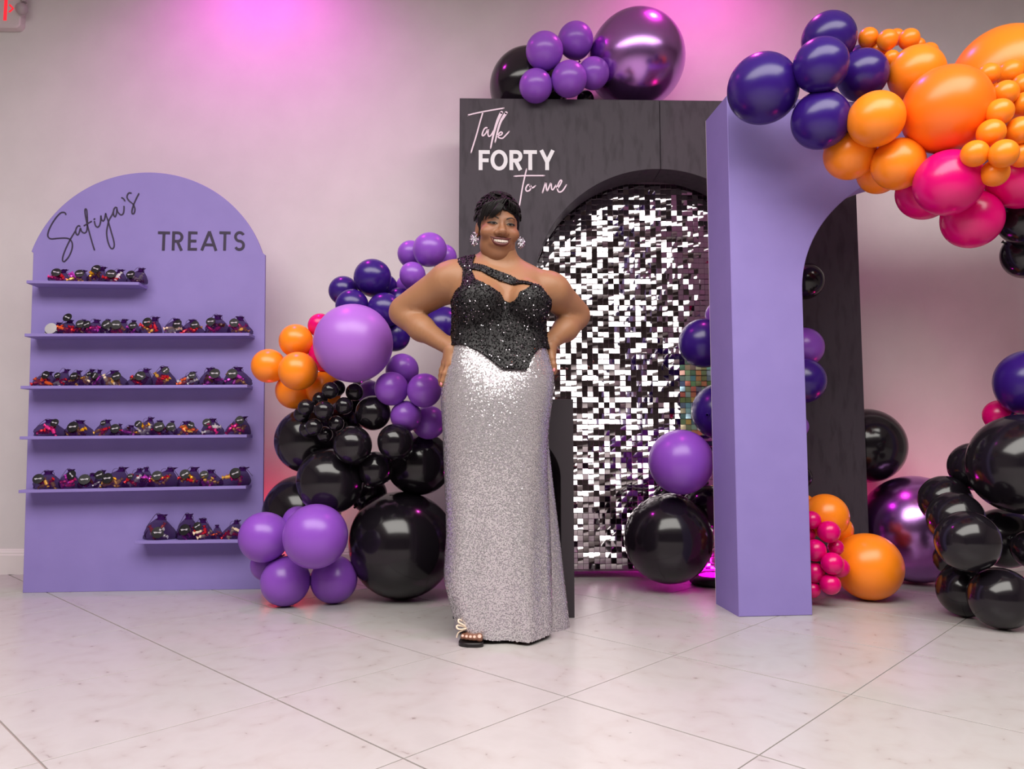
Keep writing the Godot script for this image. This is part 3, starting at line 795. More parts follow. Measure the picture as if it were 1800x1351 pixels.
# ------------------------------------------------------------------ shimmer wall: square mirrors hung in rows
func shimmer_wall() -> void:
	var o := thing("shimmer_wall", "silver shimmer wall of small square mirror tiles inside the black arch", "shimmer wall", Vector3(0, 0, -4.2))
	obj("backing", box_mesh(Vector3(0.8875, 1.16, -0.012), Vector3(1.5, 2.24, 0.01)), M.shimmer_backing, o)
	var pitch := 0.0308
	var tile := Mb.new()
	# hung from its top edge; face slightly hollow so that reflections bend
	var rows := []
	for j in 3:
		var row := []
		for i in 3: row.append(Vector3((i - 1) * 0.01435, -0.0287 * j * 0.5, 0.0012 - 0.0004 * absf(i - 1) - 0.0005 * absf(j - 1)))
		rows.append(row)
	rows.reverse()
	tile.loft(rows, false, false)
	tile.box(Vector3(0, -0.01435, -0.0004), Vector3(0.0287, 0.0287, 0.0008))
	var mesh := tile.done()
	var singles := 0
	var rest := []; var holo := []; var tint := []
	var r := RandomNumberGenerator.new()
	r.seed = 77
	for j in 71:
		for i in 49:
			var x := 0.148 + pitch * (i + 0.5)
			var y := 0.05 + pitch * (j + 1)
			if x > 1.62 or y > 2.275: continue
			# each mirror hangs a little differently: about half lean back and catch the bright ceiling, the rest face the dim room or the floor
			var up := 0.0
			var q := r.randf()
			var lean := 10.0 + 9.0 * smoothstep(1.7, 0.3, y)
			if q < 0.48: up = lean + r.randf_range(-4.5, 4.5)
			elif q < 0.8: up = r.randf_range(-3.0, 3.5)
			else: up = r.randf_range(-9.0, 5.0)
			if r.randf() < 0.05: up += r.randf_range(-14.0, 14.0)
			var side := r.randf_range(-5.0, 5.0) - 9.0 * smoothstep(0.75, 1.0, x)
			if r.randf() < 0.2: side = r.randf_range(-15.0, 12.0)
			var t := Transform3D(Basis.from_euler(Vector3(deg_to_rad(-up), deg_to_rad(side), deg_to_rad(r.randf_range(-1.2, 1.2)))), Vector3(x, y, 0.0))
			if x > 1.03 and y > 0.8 and y < 1.25 and (y < 1.2 or x > 1.06):
				holo.append(t)
				var c := Color.from_hsv(fposmod(0.12 + 0.5 * r.randf() + 0.1 * sin(y * 20.0), 1.0), r.randf_range(0.15, 0.38), r.randf_range(0.55, 0.9))
				if r.randf() < 0.25: c = Color.from_hsv(r.randf_range(0.02, 0.13), 0.5, 0.85)
				tint.append(c.srgb_to_linear())
			elif singles < 300 and x > 0.42 and x < 1.0 and y > 1.12 and y < 1.66:
				singles += 1
				var m := obj("tile", mesh, M.mirror_tile, o)
				m.transform = t
			else: rest.append(t)
	for n in 2:
		var l: Array = [rest, holo][n]
		var mm := MultiMesh.new()
		mm.transform_format = MultiMesh.TRANSFORM_3D
		mm.use_colors = n == 1
		mm.mesh = mesh
		mm.instance_count = l.size()
		for k in l.size():
			mm.set_instance_transform(k, l[k])
			if n == 1: mm.set_instance_color(k, tint[k])
		var mi := MultiMeshInstance3D.new()
		mi.name = "tile"
		mi.multimesh = mm
		mi.material_override = [M.mirror_tile, M.hologram_tile][n]
		mi.set_meta("kind", "stuff")
		if n == 1: mi.set_meta("label", "rainbow holographic tiles near the lavender column")
		o.add_child(mi, true)

# ------------------------------------------------------------------ lavender arch and small black stand
func arch_outline(w: float, h: float, leg: float, r: float, cy: float, n: int) -> PackedVector2Array:
	var p := PackedVector2Array([Vector2(0, 0), Vector2(leg, 0)])
	for q in arc(Vector2(w / 2, cy), r, PI, 0.0, n): p.append(q)
	p.append(Vector2(w - leg, 0)); p.append(Vector2(w, 0)); p.append(Vector2(w, h)); p.append(Vector2(0, h))
	return p

func lavender_arch() -> void:
	var o := thing("lavender_arch", "free-standing lavender box arch under the orange and navy balloons", "arch", Vector3(1.05, 0, -3.27), 0.0785)
	var b := Mb.new()
	var p := PackedVector2Array([Vector2(0, 0), Vector2(0.332, 0)])
	for q in arc(Vector2.ZERO, 1.0, PI, 0.0, 72): p.append(Vector2(1.052, 1.43) + q * Vector2(0.72, 0.6))
	p.append_array(PackedVector2Array([Vector2(1.772, 0), Vector2(2.104, 0), Vector2(2.104, 2.324), Vector2(0, 2.324)]))
	b.extrude(p, -0.268, 0.0, 0.003)
	obj("frame", b.done(), M.lavender_paint, o)
	# raw white board closes the back
	var bk := Mb.new()
	bk.extrude(p, -0.272, -0.2685, 0.0)
	obj("back_board", bk.done(), M.trim_paint, o)
	for x in [0.166, 1.938]: obj("foot_pad", box_mesh(Vector3(x, 0.002, -0.134), Vector3(0.25, 0.004, 0.2)), M.fixture_black, o)

func arch_stand() -> void:
	var o := thing("arch_stand", "small black arched plinth standing behind the woman", "plinth", Vector3(-0.181, 0, -3.262), 0.014)
	var b := Mb.new()
	b.extrude(arch_outline(0.521, 0.939, 0.0575, 0.203, 0.59, 40), -0.25, 0.0, 0.002)
	obj("frame", b.done(), M.stand_paint, o)
	obj("back_panel", box_mesh(Vector3(0.2605, 0.42, -0.256), Vector3(0.5, 0.84, 0.012)), M.stand_paint, o)

# ------------------------------------------------------------------ balloons
var balloon_skin: ArrayMesh
var balloon_knot: ArrayMesh

# colour, place, radius, label; toward: the heart of its cluster, where the knot is tied
func balloon(color: String, at: Vector3, r: float, heart: Vector3, group: String, label: String) -> void:
	var o := thing("balloon", label, "balloon", at, 0.0, group)
	var d := (heart - at).normalized() + Vector3(0, -0.15, -0.55)
	d = d.normalized()
	var s := Vector3(0, 0, 1).cross(d)
	if s.length() < 0.05: s = Vector3(1, 0, 0)
	s = s.normalized()
	o.basis = Basis(s, -d, s.cross(-d).normalized())
	var k := obj("skin", balloon_skin, M["latex_" + color], o)
	k.scale = Vector3(r, r, r)
	var q := obj("knot", balloon_knot, M["latex_" + color], o)
	q.scale = Vector3(r, r, r)

func balloons() -> void:
	var rows := []
	var n := 30
	for j in n + 1:
		var t := PI * j / n
		var low := pow((1.0 + cos(t)) * 0.5, 3.0)
		var row := []
		for k in 44:
			var a := TAU * k / 44
			var rr := sin(t) * (1.0 - 0.05 * low)
			row.append(Vector3(cos(a) * rr, -cos(t) * (1.0 + 0.05 * low), -sin(a) * rr))
		rows.append(row)
	var b := Mb.new()
	b.loft(rows)
	balloon_skin = b.done()
	rows = []
	for e in [[-1.0, 0.09], [-1.06, 0.05], [-1.09, 0.034], [-1.11, 0.05], [-1.13, 0.036], [-1.16, 0.06], [-1.19, 0.075], [-1.185, 0.05]]:
		var row := []
		for k in 12: row.append(Vector3(cos(TAU * k / 12) * e[1], e[0], sin(TAU * k / 12) * e[1]))
		rows.append(row)
	b = Mb.new()
	b.loft(rows, true, false)
	balloon_knot = b.done()
	balloon("purple", Vector3(-0.3251, 1.6944, -3.6200), 0.0839, Vector3(-0.49, 1.47, -3.63), "garland beside the lavender treat board", "purple balloon at the peak of the garland beside the woman's raised shoulder")
	balloon("purple", Vector3(-0.4321, 1.7034, -3.7400), 0.0678, Vector3(-0.48, 1.47, -3.63), "garland beside the lavender treat board", "small purple balloon tucked behind the left of the garland's peak balloon")
	balloon("purple", Vector3(-0.2663, 1.6917, -3.7600), 0.0668, Vector3(-0.44, 1.50, -3.63), "garland beside the lavender treat board", "purple balloon peeking between the garland's peak balloon and the black panel edge")
	balloon("purple", Vector3(-0.4065, 1.5632, -3.6000), 0.0637, Vector3(-0.52, 1.38, -3.56), "garland beside the lavender treat board", "purple balloon just above the woman's bent elbow, below the garland's peak")
	balloon("purple", Vector3(-0.4455, 1.5382, -3.7477), 0.0605, Vector3(-0.49, 1.45, -3.62), "garland beside the lavender treat board", "purple balloon showing only a sliver between navy balloon and purple one above elbow")
	balloon("navy", Vector3(-0.5962, 1.5437, -3.5800), 0.0908, Vector3(-0.56, 1.35, -3.56), "garland beside the lavender treat board", "largest navy balloon, uppermost of the navy ones in the garland by the elbow")
	balloon("navy", Vector3(-0.5642, 1.5293, -3.7354), 0.0689, Vector3(-0.55, 1.36, -3.55), "garland beside the lavender treat board", "navy balloon hidden behind the largest navy one, peeking out on its right")
	balloon("navy", Vector3(-0.7511, 1.4954, -3.6600), 0.0730, Vector3(-0.64, 1.32, -3.54), "garland beside the lavender treat board", "leftmost navy balloon of the garland, behind a slightly lower navy one")
	balloon("navy", Vector3(-0.6809, 1.3958, -3.5200), 0.0782, Vector3(-0.63, 1.26, -3.56), "garland beside the lavender treat board", "navy balloon resting on top of the giant lilac balloon")
	balloon("navy", Vector3(-0.5275, 1.3746, -3.5200), 0.0836, Vector3(-0.59, 1.26, -3.55), "garland beside the lavender treat board", "navy balloon between the giant lilac balloon and the woman's elbow")
	balloon("navy", Vector3(-0.4785, 1.4487, -3.6770), 0.0677, Vector3(-0.55, 1.36, -3.56), "garland beside the lavender treat board", "navy balloon half hidden by the woman's upper arm with a pink glint on top")
	balloon("navy", Vector3(-0.4939, 1.2668, -3.6200), 0.0775, Vector3(-0.59, 1.22, -3.54), "garland beside the lavender treat board", "navy balloon wedged below the elbow and right of the giant lilac balloon")
	balloon("navy", Vector3(-0.2595, 1.3123, -3.6200), 0.0998, Vector3(-0.51, 1.29, -3.54), "garland beside the lavender treat board", "navy balloon framed in the gap of the woman's bent arm")
	balloon("pink", Vector3(-0.8527, 1.3159, -3.6200), 0.0594, Vector3(-0.71, 1.21, -3.55), "garland beside the lavender treat board", "hot pink balloon peeking out above the left shoulder of the giant lilac balloon")
	balloon("pink", Vector3(-0.8178, 1.1662, -3.6000), 0.0822, Vector3(-0.73, 1.10, -3.57), "garland beside the lavender treat board", "dark pink balloon squeezed between giant lilac balloon and orange cluster")
	balloon("lilac", Vector3(-0.6447, 1.1964, -3.3800), 0.1792, Vector3(-0.65, 1.13, -3.55), "garland beside the lavender treat board", "giant lilac balloon in the middle of the garland")
	balloon("orange", Vector3(-0.9570, 1.2348, -3.5800), 0.0804, Vector3(-0.77, 1.09, -3.57), "garland beside the lavender treat board", "uppermost orange balloon of the cluster beside the treat board")
	balloon("orange", Vector3(-1.0840, 1.1139, -3.5800), 0.0815, Vector3(-0.79, 1.03, -3.56), "garland beside the lavender treat board", "leftmost orange balloon, overlapping the edge of the treat board")
	balloon("orange", Vector3(-0.9074, 1.0761, -3.4400), 0.0888, Vector3(-0.74, 1.05, -3.56), "garland beside the lavender treat board", "front orange balloon in the middle of the cluster by the treat board")
	balloon("orange", Vector3(-0.9788, 1.0024, -3.6563), 0.0914, Vector3(-0.78, 0.94, -3.54), "garland beside the lavender treat board", "lowest orange balloon of the cluster, touching big black balloon")
	balloon("orange", Vector3(-0.8263, 1.0071, -3.6037), 0.0847, Vector3(-0.73, 0.97, -3.54), "garland beside the lavender treat board", "shaded orange balloon between lilac giant and black mini balloons")
	balloon("purple", Vector3(-0.4458, 1.0942, -3.5600), 0.0786, Vector3(-0.57, 1.05, -3.55), "garland beside the lavender treat board", "purple balloon below the woman's forearm, top of the purple cluster there")
	balloon("purple", Vector3(-0.4790, 0.9954, -3.4375), 0.0784, Vector3(-0.57, 1.00, -3.52), "garland beside the lavender treat board", "purple balloon under the lower right of the giant lilac balloon")
	balloon("purple", Vector3(-0.3274, 0.9865, -3.4200), 0.0793, Vector3(-0.51, 0.97, -3.51), "garland beside the lavender treat board", "purple balloon touching the woman's hip beside her hand")
	balloon("purple", Vector3(-0.4142, 0.8710, -3.4626), 0.0722, Vector3(-0.57, 0.91, -3.52), "garland beside the lavender treat board", "lower purple balloon of the cluster by the hip, above shiny black ones")
	balloon("purple", Vector3(-0.3210, 0.8456, -3.5800), 0.0814, Vector3(-0.48, 0.89, -3.56), "garland beside the lavender treat board", "shaded purple balloon against the skirt, lowest beside the hip")
	balloon("purple", Vector3(-0.6150, 0.9921, -3.6600), 0.0611, Vector3(-0.66, 0.95, -3.56), "garland beside the lavender treat board", "dim purple balloon mostly hidden under the giant lilac balloon")
	balloon("black", Vector3(-0.7456, 0.9830, -3.3800), 0.0385, Vector3(-0.71, 0.96, -3.54), "garland beside the lavender treat board", "mini black balloon at the top of the mini cluster below the lilac giant")
	balloon("black", Vector3(-0.7308, 0.9993, -3.4600), 0.0368, Vector3(-0.71, 0.96, -3.54), "garland beside the lavender treat board", "mini black balloon behind the topmost mini one")
	balloon("black", Vector3(-0.6483, 0.9796, -3.4400), 0.0405, Vector3(-0.71, 0.96, -3.54), "garland beside the lavender treat board", "mini black balloon at upper right of the mini cluster, under lilac giant")
	balloon("black", Vector3(-0.8094, 0.9466, -3.4600), 0.0354, Vector3(-0.72, 0.95, -3.54), "garland beside the lavender treat board", "mini black balloon tucked behind the topmost pair beside orange balloons")
	balloon("black", Vector3(-0.8565, 0.9082, -3.4000), 0.0373, Vector3(-0.74, 0.93, -3.54), "garland beside the lavender treat board", "leftmost mini black balloon with a bright glint, touching orange balloon")
	balloon("black", Vector3(-0.7675, 0.8923, -3.3600), 0.0432, Vector3(-0.73, 0.92, -3.54), "garland beside the lavender treat board", "largest mini black balloon in the centre of the mini cluster")
	balloon("black", Vector3(-0.6859, 0.9148, -3.4000), 0.0399, Vector3(-0.71, 0.95, -3.54), "garland beside the lavender treat board", "mini black balloon right of the cluster centre beside medium black balloon")
	balloon("black", Vector3(-0.8951, 0.8792, -3.4800), 0.0381, Vector3(-0.75, 0.92, -3.54), "garland beside the lavender treat board", "mini black balloon behind the leftmost glinting mini one")
	balloon("black", Vector3(-0.8148, 0.8191, -3.3800), 0.0383, Vector3(-0.75, 0.87, -3.52), "garland beside the lavender treat board", "lowest mini black balloon lying on the face of big black balloon")
	balloon("black", Vector3(-0.8675, 0.8109, -3.4800), 0.0394, Vector3(-0.76, 0.85, -3.52), "garland beside the lavender treat board", "mini black balloon half hidden behind the lowest mini one")
	balloon("black", Vector3(-0.7245, 0.8356, -3.4200), 0.0362, Vector3(-0.68, 0.89, -3.55), "garland beside the lavender treat board", "mini black balloon between cluster centre and the two medium black ones")
	balloon("black", Vector3(-0.7840, 0.7870, -3.4600), 0.0366, Vector3(-0.69, 0.83, -3.55), "garland beside the lavender treat board", "dark mini black balloon at the bottom of the mini cluster")
	balloon("black", Vector3(-0.5690, 0.8861, -3.4825), 0.0818, Vector3(-0.66, 0.90, -3.55), "garland beside the lavender treat board", "medium black balloon left of the lower purple cluster")
	balloon("black", Vector3(-0.6444, 0.7377, -3.4000), 0.0872, Vector3(-0.67, 0.82, -3.55), "garland beside the lavender treat board", "medium black balloon in front, above the broad black balloon and mini cluster's right")
	balloon("black", Vector3(-0.4524, 0.7530, -3.3974), 0.0822, Vector3(-0.59, 0.87, -3.50), "garland beside the lavender treat board", "medium black balloon below the lower purple cluster with a square glint")
	balloon("black", Vector3(-0.5605, 0.6269, -3.5082), 0.0819, Vector3(-0.61, 0.61, -3.59), "garland beside the lavender treat board", "black balloon in the gap between two medium black balloons and the huge one")
	balloon("black", Vector3(-0.3717, 0.6481, -3.7000), 0.1564, Vector3(-0.55, 0.59, -3.61), "garland beside the lavender treat board", "large black balloon in shade behind the skirt's left edge")
	balloon("black", Vector3(-0.9163, 0.7594, -3.6806), 0.1582, Vector3(-0.84, 0.71, -3.63), "garland beside the lavender treat board", "big black balloon carrying the mini cluster, next to the treat board")
	balloon("black", Vector3(-0.7690, 0.5710, -3.5289), 0.1564, Vector3(-0.71, 0.51, -3.63), "garland beside the lavender treat board", "broad black balloon with a tiny ring reflection above the purple floor cluster")
	balloon("black", Vector3(-0.9756, 0.3937, -3.8359), 0.1952, Vector3(-0.88, 0.44, -3.60), "garland beside the lavender treat board", "big black balloon low against the treat board edge, mostly behind the others")
	balloon("black", Vector3(-0.7767, 0.8644, -3.8423), 0.1046, Vector3(-0.73, 0.82, -3.59), "garland beside the lavender treat board", "dark black balloon deep behind the mini cluster and medium black ones")
	balloon("black", Vector3(-0.6374, 0.4920, -3.8048), 0.0915, Vector3(-0.69, 0.46, -3.65), "garland beside the lavender treat board", "dark black balloon deep between broad black and huge black balloons")
	balloon("black", Vector3(-0.6707, 1.0029, -3.8200), 0.0754, Vector3(-0.69, 0.98, -3.56), "garland beside the lavender treat board", "dark black balloon deep under the giant lilac one")
	balloon("black", Vector3(-0.4517, 0.2564, -3.6858), 0.2564, Vector3(-0.65, 0.48, -3.57), "garland beside the lavender treat board", "huge black balloon on the floor left of the silver skirt")
	balloon("purple", Vector3(-1.0660, 0.3154, -3.5189), 0.1154, Vector3(-0.89, 0.42, -3.63), "garland beside the lavender treat board", "leftmost purple balloon of the floor cluster, overlapping the lowest shelf")
	balloon("purple", Vector3(-0.7925, 0.3376, -3.3600), 0.1418, Vector3(-0.68, 0.35, -3.61), "garland beside the lavender treat board", "largest purple balloon, on top of the floor cluster beside the treat board")
	balloon("purple", Vector3(-0.9669, 0.1128, -3.5313), 0.1128, Vector3(-0.89, 0.37, -3.61), "garland beside the lavender treat board", "front purple balloon standing on the floor before the treat board")
	balloon("purple", Vector3(-0.7574, 0.1094, -3.5890), 0.1094, Vector3(-0.75, 0.34, -3.64), "garland beside the lavender treat board", "purple balloon on the floor next to the huge black balloon")
	balloon("purple", Vector3(-1.0932, 0.1677, -3.6600), 0.0762, Vector3(-0.92, 0.30, -3.62), "garland beside the lavender treat board", "dim purple balloon behind the floor cluster against the treat board")
	balloon("purple", Vector3(-0.9349, 0.3774, -3.6052), 0.0728, Vector3(-0.87, 0.43, -3.62), "garland beside the lavender treat board", "purple balloon showing only its top behind the floor cluster")
	balloon("black", Vector3(0.1866, 2.8005, -4.1765), 0.2239, Vector3(0.37, 2.81, -3.95), "balloons on top of the black panel", "black balloon on top of the black panel, left of the small purples")
	balloon("purple", Vector3(0.2614, 2.8684, -3.9031), 0.1020, Vector3(0.28, 2.80, -4.09), "balloons on top of the black panel", "upper left purple balloon of five on top of the black panel")
	balloon("purple", Vector3(0.4435, 2.9972, -4.0200), 0.1005, Vector3(0.51, 2.85, -4.09), "balloons on top of the black panel", "uppermost purple balloon of five on top of the black panel")
	balloon("purple", Vector3(0.2154, 2.6812, -3.9204), 0.0912, Vector3(0.28, 2.82, -4.08), "balloons on top of the black panel", "lower left purple balloon standing on the black panel's top edge")
	balloon("purple", Vector3(0.3932, 2.7113, -3.9000), 0.0970, Vector3(0.27, 2.82, -4.08), "balloons on top of the black panel", "front purple balloon of five, overhanging the black panel's top edge")
	balloon("purple", Vector3(0.5366, 2.7837, -3.9759), 0.0881, Vector3(0.50, 2.87, -4.09), "balloons on top of the black panel", "rightmost purple balloon of five, beside the chrome balloon")
	balloon("chrome", Vector3(0.8027, 2.9367, -4.1041), 0.2735, Vector3(0.49, 2.88, -4.01), "balloons on top of the black panel", "chrome purple balloon on top of the black panel")
	balloon("black", Vector3(0.5067, 2.6960, -4.1000), 0.0485, Vector3(0.50, 2.86, -4.08), "balloons on top of the black panel", "tiny black balloon under the purples on the black panel's top edge")
	balloon("navy", Vector3(1.1285, 2.2408, -3.0339), 0.1469, Vector3(1.44, 2.20, -2.99), "garland over the lavender arch", "largest navy balloon at the lavender arch's upper left corner")
	balloon("navy", Vector3(1.4582, 2.5113, -3.1200), 0.1160, Vector3(1.47, 2.29, -3.04), "garland over the lavender arch", "topmost navy balloon of the arch garland")
	balloon("navy", Vector3(1.3158, 2.2718, -2.8931), 0.1096, Vector3(1.45, 2.23, -3.02), "garland over the lavender arch", "front navy balloon, middle of the arch garland's navy group")
	balloon("navy", Vector3(1.5497, 2.3008, -3.0200), 0.1048, Vector3(1.56, 2.20, -3.01), "garland over the lavender arch", "navy balloon bordering the orange ones in the arch garland")
	balloon("navy", Vector3(1.6768, 2.4493, -3.2607), 0.1106, Vector3(1.67, 2.41, -3.08), "garland over the lavender arch", "navy balloon almost wholly behind the navy one bordering orange")
	balloon("navy", Vector3(1.3466, 2.0813, -2.9779), 0.1192, Vector3(1.54, 2.16, -2.98), "garland over the lavender arch", "lowest navy balloon of the arch garland, against the lavender face")
	balloon("orange", Vector3(1.5211, 2.0385, -2.8700), 0.1094, Vector3(1.61, 2.05, -2.95), "garland over the lavender arch", "orange balloon right of the lowest navy one, round and front")
	balloon("orange", Vector3(1.4986, 1.9658, -3.0504), 0.1061, Vector3(1.58, 2.07, -2.95), "garland over the lavender arch", "lower left orange balloon shaded against the lavender arch face")
	balloon("orange", Vector3(1.6511, 1.8885, -2.9553), 0.1051, Vector3(1.76, 1.97, -2.92), "garland over the lavender arch", "lower orange balloon between round front orange and hot pink")
	balloon("orange", Vector3(1.6625, 1.9177, -3.1307), 0.0914, Vector3(1.70, 1.98, -2.93), "garland over the lavender arch", "darkest orange balloon peeking from underneath the arch garland")
	balloon("orange", Vector3(1.7706, 2.2988, -3.0014), 0.1139, Vector3(1.77, 2.19, -3.02), "garland over the lavender arch", "orange balloon with pink rim glint above the deep orange giant")
	balloon("orange", Vector3(1.9548, 2.4234, -3.2200), 0.0746, Vector3(1.96, 2.36, -3.09), "garland over the lavender arch", "orange balloon hidden behind the one above the deep orange giant")
	balloon("tangerine", Vector3(1.7984, 2.0745, -2.8528), 0.1681, Vector3(1.76, 1.98, -2.94), "garland over the lavender arch", "deep orange giant balloon in the arch garland")
	balloon("orange", Vector3(2.2348, 2.3543, -3.1200), 0.2099, Vector3(1.90, 2.31, -3.01), "garland over the lavender arch", "big orange balloon at the upper right end of the arch garland")
	balloon("orange", Vector3(1.6282, 2.5164, -3.1116), 0.0424, Vector3(1.61, 2.39, -3.08), "garland over the lavender arch", "mini orange balloon next to the topmost navy one")
	balloon("orange", Vector3(1.6833, 2.4760, -3.0568), 0.0429, Vector3(1.68, 2.30, -3.01), "garland over the lavender arch", "mini orange balloon second along the ridge from the topmost navy one")
	balloon("orange", Vector3(1.7904, 2.5596, -3.1800), 0.0357, Vector3(1.89, 2.39, -3.11), "garland over the lavender arch", "mini orange balloon peeking behind the middle of the ridge")
	balloon("orange", Vector3(1.7795, 2.4816, -3.0600), 0.0442, Vector3(1.88, 2.32, -3.05), "garland over the lavender arch", "mini orange balloon at the right end of the ridge by the wall")
	balloon("orange", Vector3(1.8979, 2.4568, -3.1200), 0.0412, Vector3(1.88, 2.32, -3.05), "garland over the lavender arch", "mini orange balloon a step below the ridge's right end")
	balloon("orange", Vector3(1.6984, 2.3958, -3.0586), 0.0330, Vector3(1.63, 2.22, -3.01), "garland over the lavender arch", "mini orange balloon deep between navy and orange ones")
	balloon("orange", Vector3(1.6817, 2.4706, -3.1309), 0.0376, Vector3(1.67, 2.30, -3.02), "garland over the lavender arch", "mini orange balloon filling behind the ridge above a navy one")
	balloon("orange", Vector3(1.8986, 2.5322, -3.2000), 0.0333, Vector3(1.90, 2.38, -3.11), "garland over the lavender arch", "mini orange balloon just visible behind the ridge's right end")
	balloon("orange", Vector3(1.9815, 2.2252, -2.8600), 0.0435, Vector3(1.90, 2.10, -2.96), "garland over the lavender arch", "mini orange balloon right beside the deep orange giant's upper right")
	balloon("orange", Vector3(2.1136, 2.2634, -2.9200), 0.0515, Vector3(2.01, 2.19, -2.98), "garland over the lavender arch", "mini orange balloon in front of the big upper right orange one")
	balloon("orange", Vector3(2.0011, 2.1165, -2.7989), 0.0492, Vector3(1.93, 2.04, -2.95), "garland over the lavender arch", "mini orange balloon second rank down the hanging mini string")
	balloon("orange", Vector3(1.9154, 2.0012, -2.7153), 0.0498, Vector3(1.83, 1.94, -2.91), "garland over the lavender arch", "mini orange balloon third rank down the hanging mini string")
	balloon("orange", Vector3(1.8759, 1.9180, -2.7119), 0.0507, Vector3(1.85, 1.92, -2.91), "garland over the lavender arch", "mini orange balloon fourth rank down, left side of hanging string")
	balloon("orange", Vector3(2.0007, 1.9354, -2.7291), 0.0522, Vector3(1.90, 1.88, -2.89), "garland over the lavender arch", "mini orange balloon fourth rank down, right side at frame edge")
	balloon("orange", Vector3(2.0798, 2.0744, -2.8011), 0.0470, Vector3(1.97, 2.01, -2.95), "garland over the lavender arch", "mini orange balloon cut by the frame edge beside the third rank")
	balloon("orange", Vector3(1.8014, 1.8316, -2.6998), 0.0493, Vector3(1.81, 1.91, -2.91), "garland over the lavender arch", "mini orange balloon lower left of hanging string, over hot pink")
	balloon("orange", Vector3(1.8733, 1.8109, -2.6463), 0.0515, Vector3(1.87, 1.89, -2.89), "garland over the lavender arch", "mini orange balloon lower middle of hanging string, most forward")
	balloon("orange", Vector3(1.8911, 1.7668, -2.7247), 0.0507, Vector3(1.86, 1.89, -2.90), "garland over the lavender arch", "lowest mini orange balloon, between two hot pink ones")
	balloon("orange", Vector3(2.0263, 1.8537, -2.7620), 0.0483, Vector3(1.90, 1.88, -2.89), "garland over the lavender arch", "mini orange balloon behind the most forward one at frame edge")
	balloon("orange", Vector3(2.1209, 2.1805, -2.8600), 0.0458, Vector3(2.01, 2.16, -2.96), "garland over the lavender arch", "mini orange balloon at the frame edge below the big orange one")
	balloon("pink", Vector3(1.7885, 1.7725, -2.8484), 0.1283, Vector3(1.83, 1.90, -2.92), "garland over the lavender arch", "largest hot pink balloon beneath the deep orange giant")
	balloon("pink", Vector3(2.1065, 1.8101, -2.8879), 0.1235, Vector3(1.91, 1.86, -2.90), "garland over the lavender arch", "hot pink balloon at the frame edge behind the mini orange string")
	balloon("pink", Vector3(1.9491, 1.6609, -2.9611), 0.1177, Vector3(1.90, 1.86, -2.91), "garland over the lavender arch", "lowest hot pink balloon of the arch garland")
	balloon("pink", Vector3(1.8242, 1.8114, -3.0682), 0.1162, Vector3(1.82, 1.93, -2.90), "garland over the lavender arch", "dark hot pink balloon behind the largest pink one")
	balloon("black", Vector3(2.1939, 1.6667, -2.9985), 0.0993, Vector3(1.96, 1.76, -2.92), "garland over the lavender arch", "upper black balloon at the frame edge below the pinks")
	balloon("black", Vector3(2.2716, 1.5470, -3.1026), 0.0975, Vector3(2.07, 1.72, -2.94), "garland over the lavender arch", "lower black balloon hanging at the frame edge below the pinks")
	balloon("navy", Vector3(1.0672, 1.2595, -3.8000), 0.1259, Vector3(1.27, 1.07, -3.82), "balloons between shimmer wall and lavender column", "navy balloon at the lavender column's edge, upper one before the shimmer wall")
	balloon("navy", Vector3(1.1599, 0.9098, -3.8400), 0.1470, Vector3(1.12, 0.92, -3.72), "balloons between shimmer wall and lavender column", "navy balloon at the lavender column's edge, lower and mostly hidden")
	balloon("purple", Vector3(0.9216, 0.6525, -3.7200), 0.1613, Vector3(0.98, 0.45, -3.87), "balloons between shimmer wall and lavender column", "purple balloon before the shimmer wall, atop the big black one")
	balloon("black", Vector3(0.8788, 0.2644, -3.8331), 0.2255, Vector3(0.98, 0.55, -3.84), "balloons between shimmer wall and lavender column", "big black balloon at the foot of the shimmer wall")
	balloon("black", Vector3(1.1163, 0.4049, -3.9952), 0.1210, Vector3(0.89, 0.40, -3.81), "balloons between shimmer wall and lavender column", "black balloon in the dark gap behind purple and big black ones")
	balloon("black", Vector3(0.9081, 0.4611, -4.0117), 0.0638, Vector3(0.93, 0.40, -3.83), "balloons between shimmer wall and lavender column", "small black balloon wedged behind purple and big black ones")
	balloon("purple", Vector3(1.1954, 1.4341, -3.9500), 0.0703, Vector3(1.33, 1.33, -3.76), "balloons between shimmer wall and lavender column", "purple balloon barely showing at the column edge above navy one")
	balloon("black", Vector3(1.5754, 1.5682, -3.7200), 0.0926, Vector3(1.44, 1.30, -3.80), "balloons between shimmer wall and lavender column", "translucent-edged black balloon behind the column's right edge, uppermost there")
	balloon("purple", Vector3(1.5561, 1.2299, -3.7200), 0.0992, Vector3(1.33, 1.25, -3.75), "balloons between shimmer wall and lavender column", "purple balloon behind the column's right edge, before black panel leg")
	balloon("navy", Vector3(1.5035, 1.0512, -3.6200), 0.1115, Vector3(1.33, 0.95, -3.79), "balloons between shimmer wall and lavender column", "navy balloon behind the column's right edge, before black panel leg")
	balloon("purple", Vector3(1.5063, 0.8308, -3.7200), 0.0598, Vector3(1.36, 0.99, -3.75), "balloons between shimmer wall and lavender column", "purple balloon showing a thin sliver at the column's right edge")
	balloon("black", Vector3(1.5158, 0.5789, -3.7200), 0.0595, Vector3(1.50, 1.00, -3.64), "balloons between shimmer wall and lavender column", "small black balloon showing a sliver at the column's right edge")
	balloon("black", Vector3(2.1001, 0.7331, -4.2008), 0.2092, Vector3(2.10, 0.73, -5.20), "balloons at the foot of the lavender arch", "black balloon behind the black panel's right side, above the chrome one")
	balloon("chrome", Vector3(2.2660, 0.2860, -4.0443), 0.2860, Vector3(2.27, 0.29, -5.04), "balloons at the foot of the lavender arch", "chrome purple balloon on the floor by the wall")
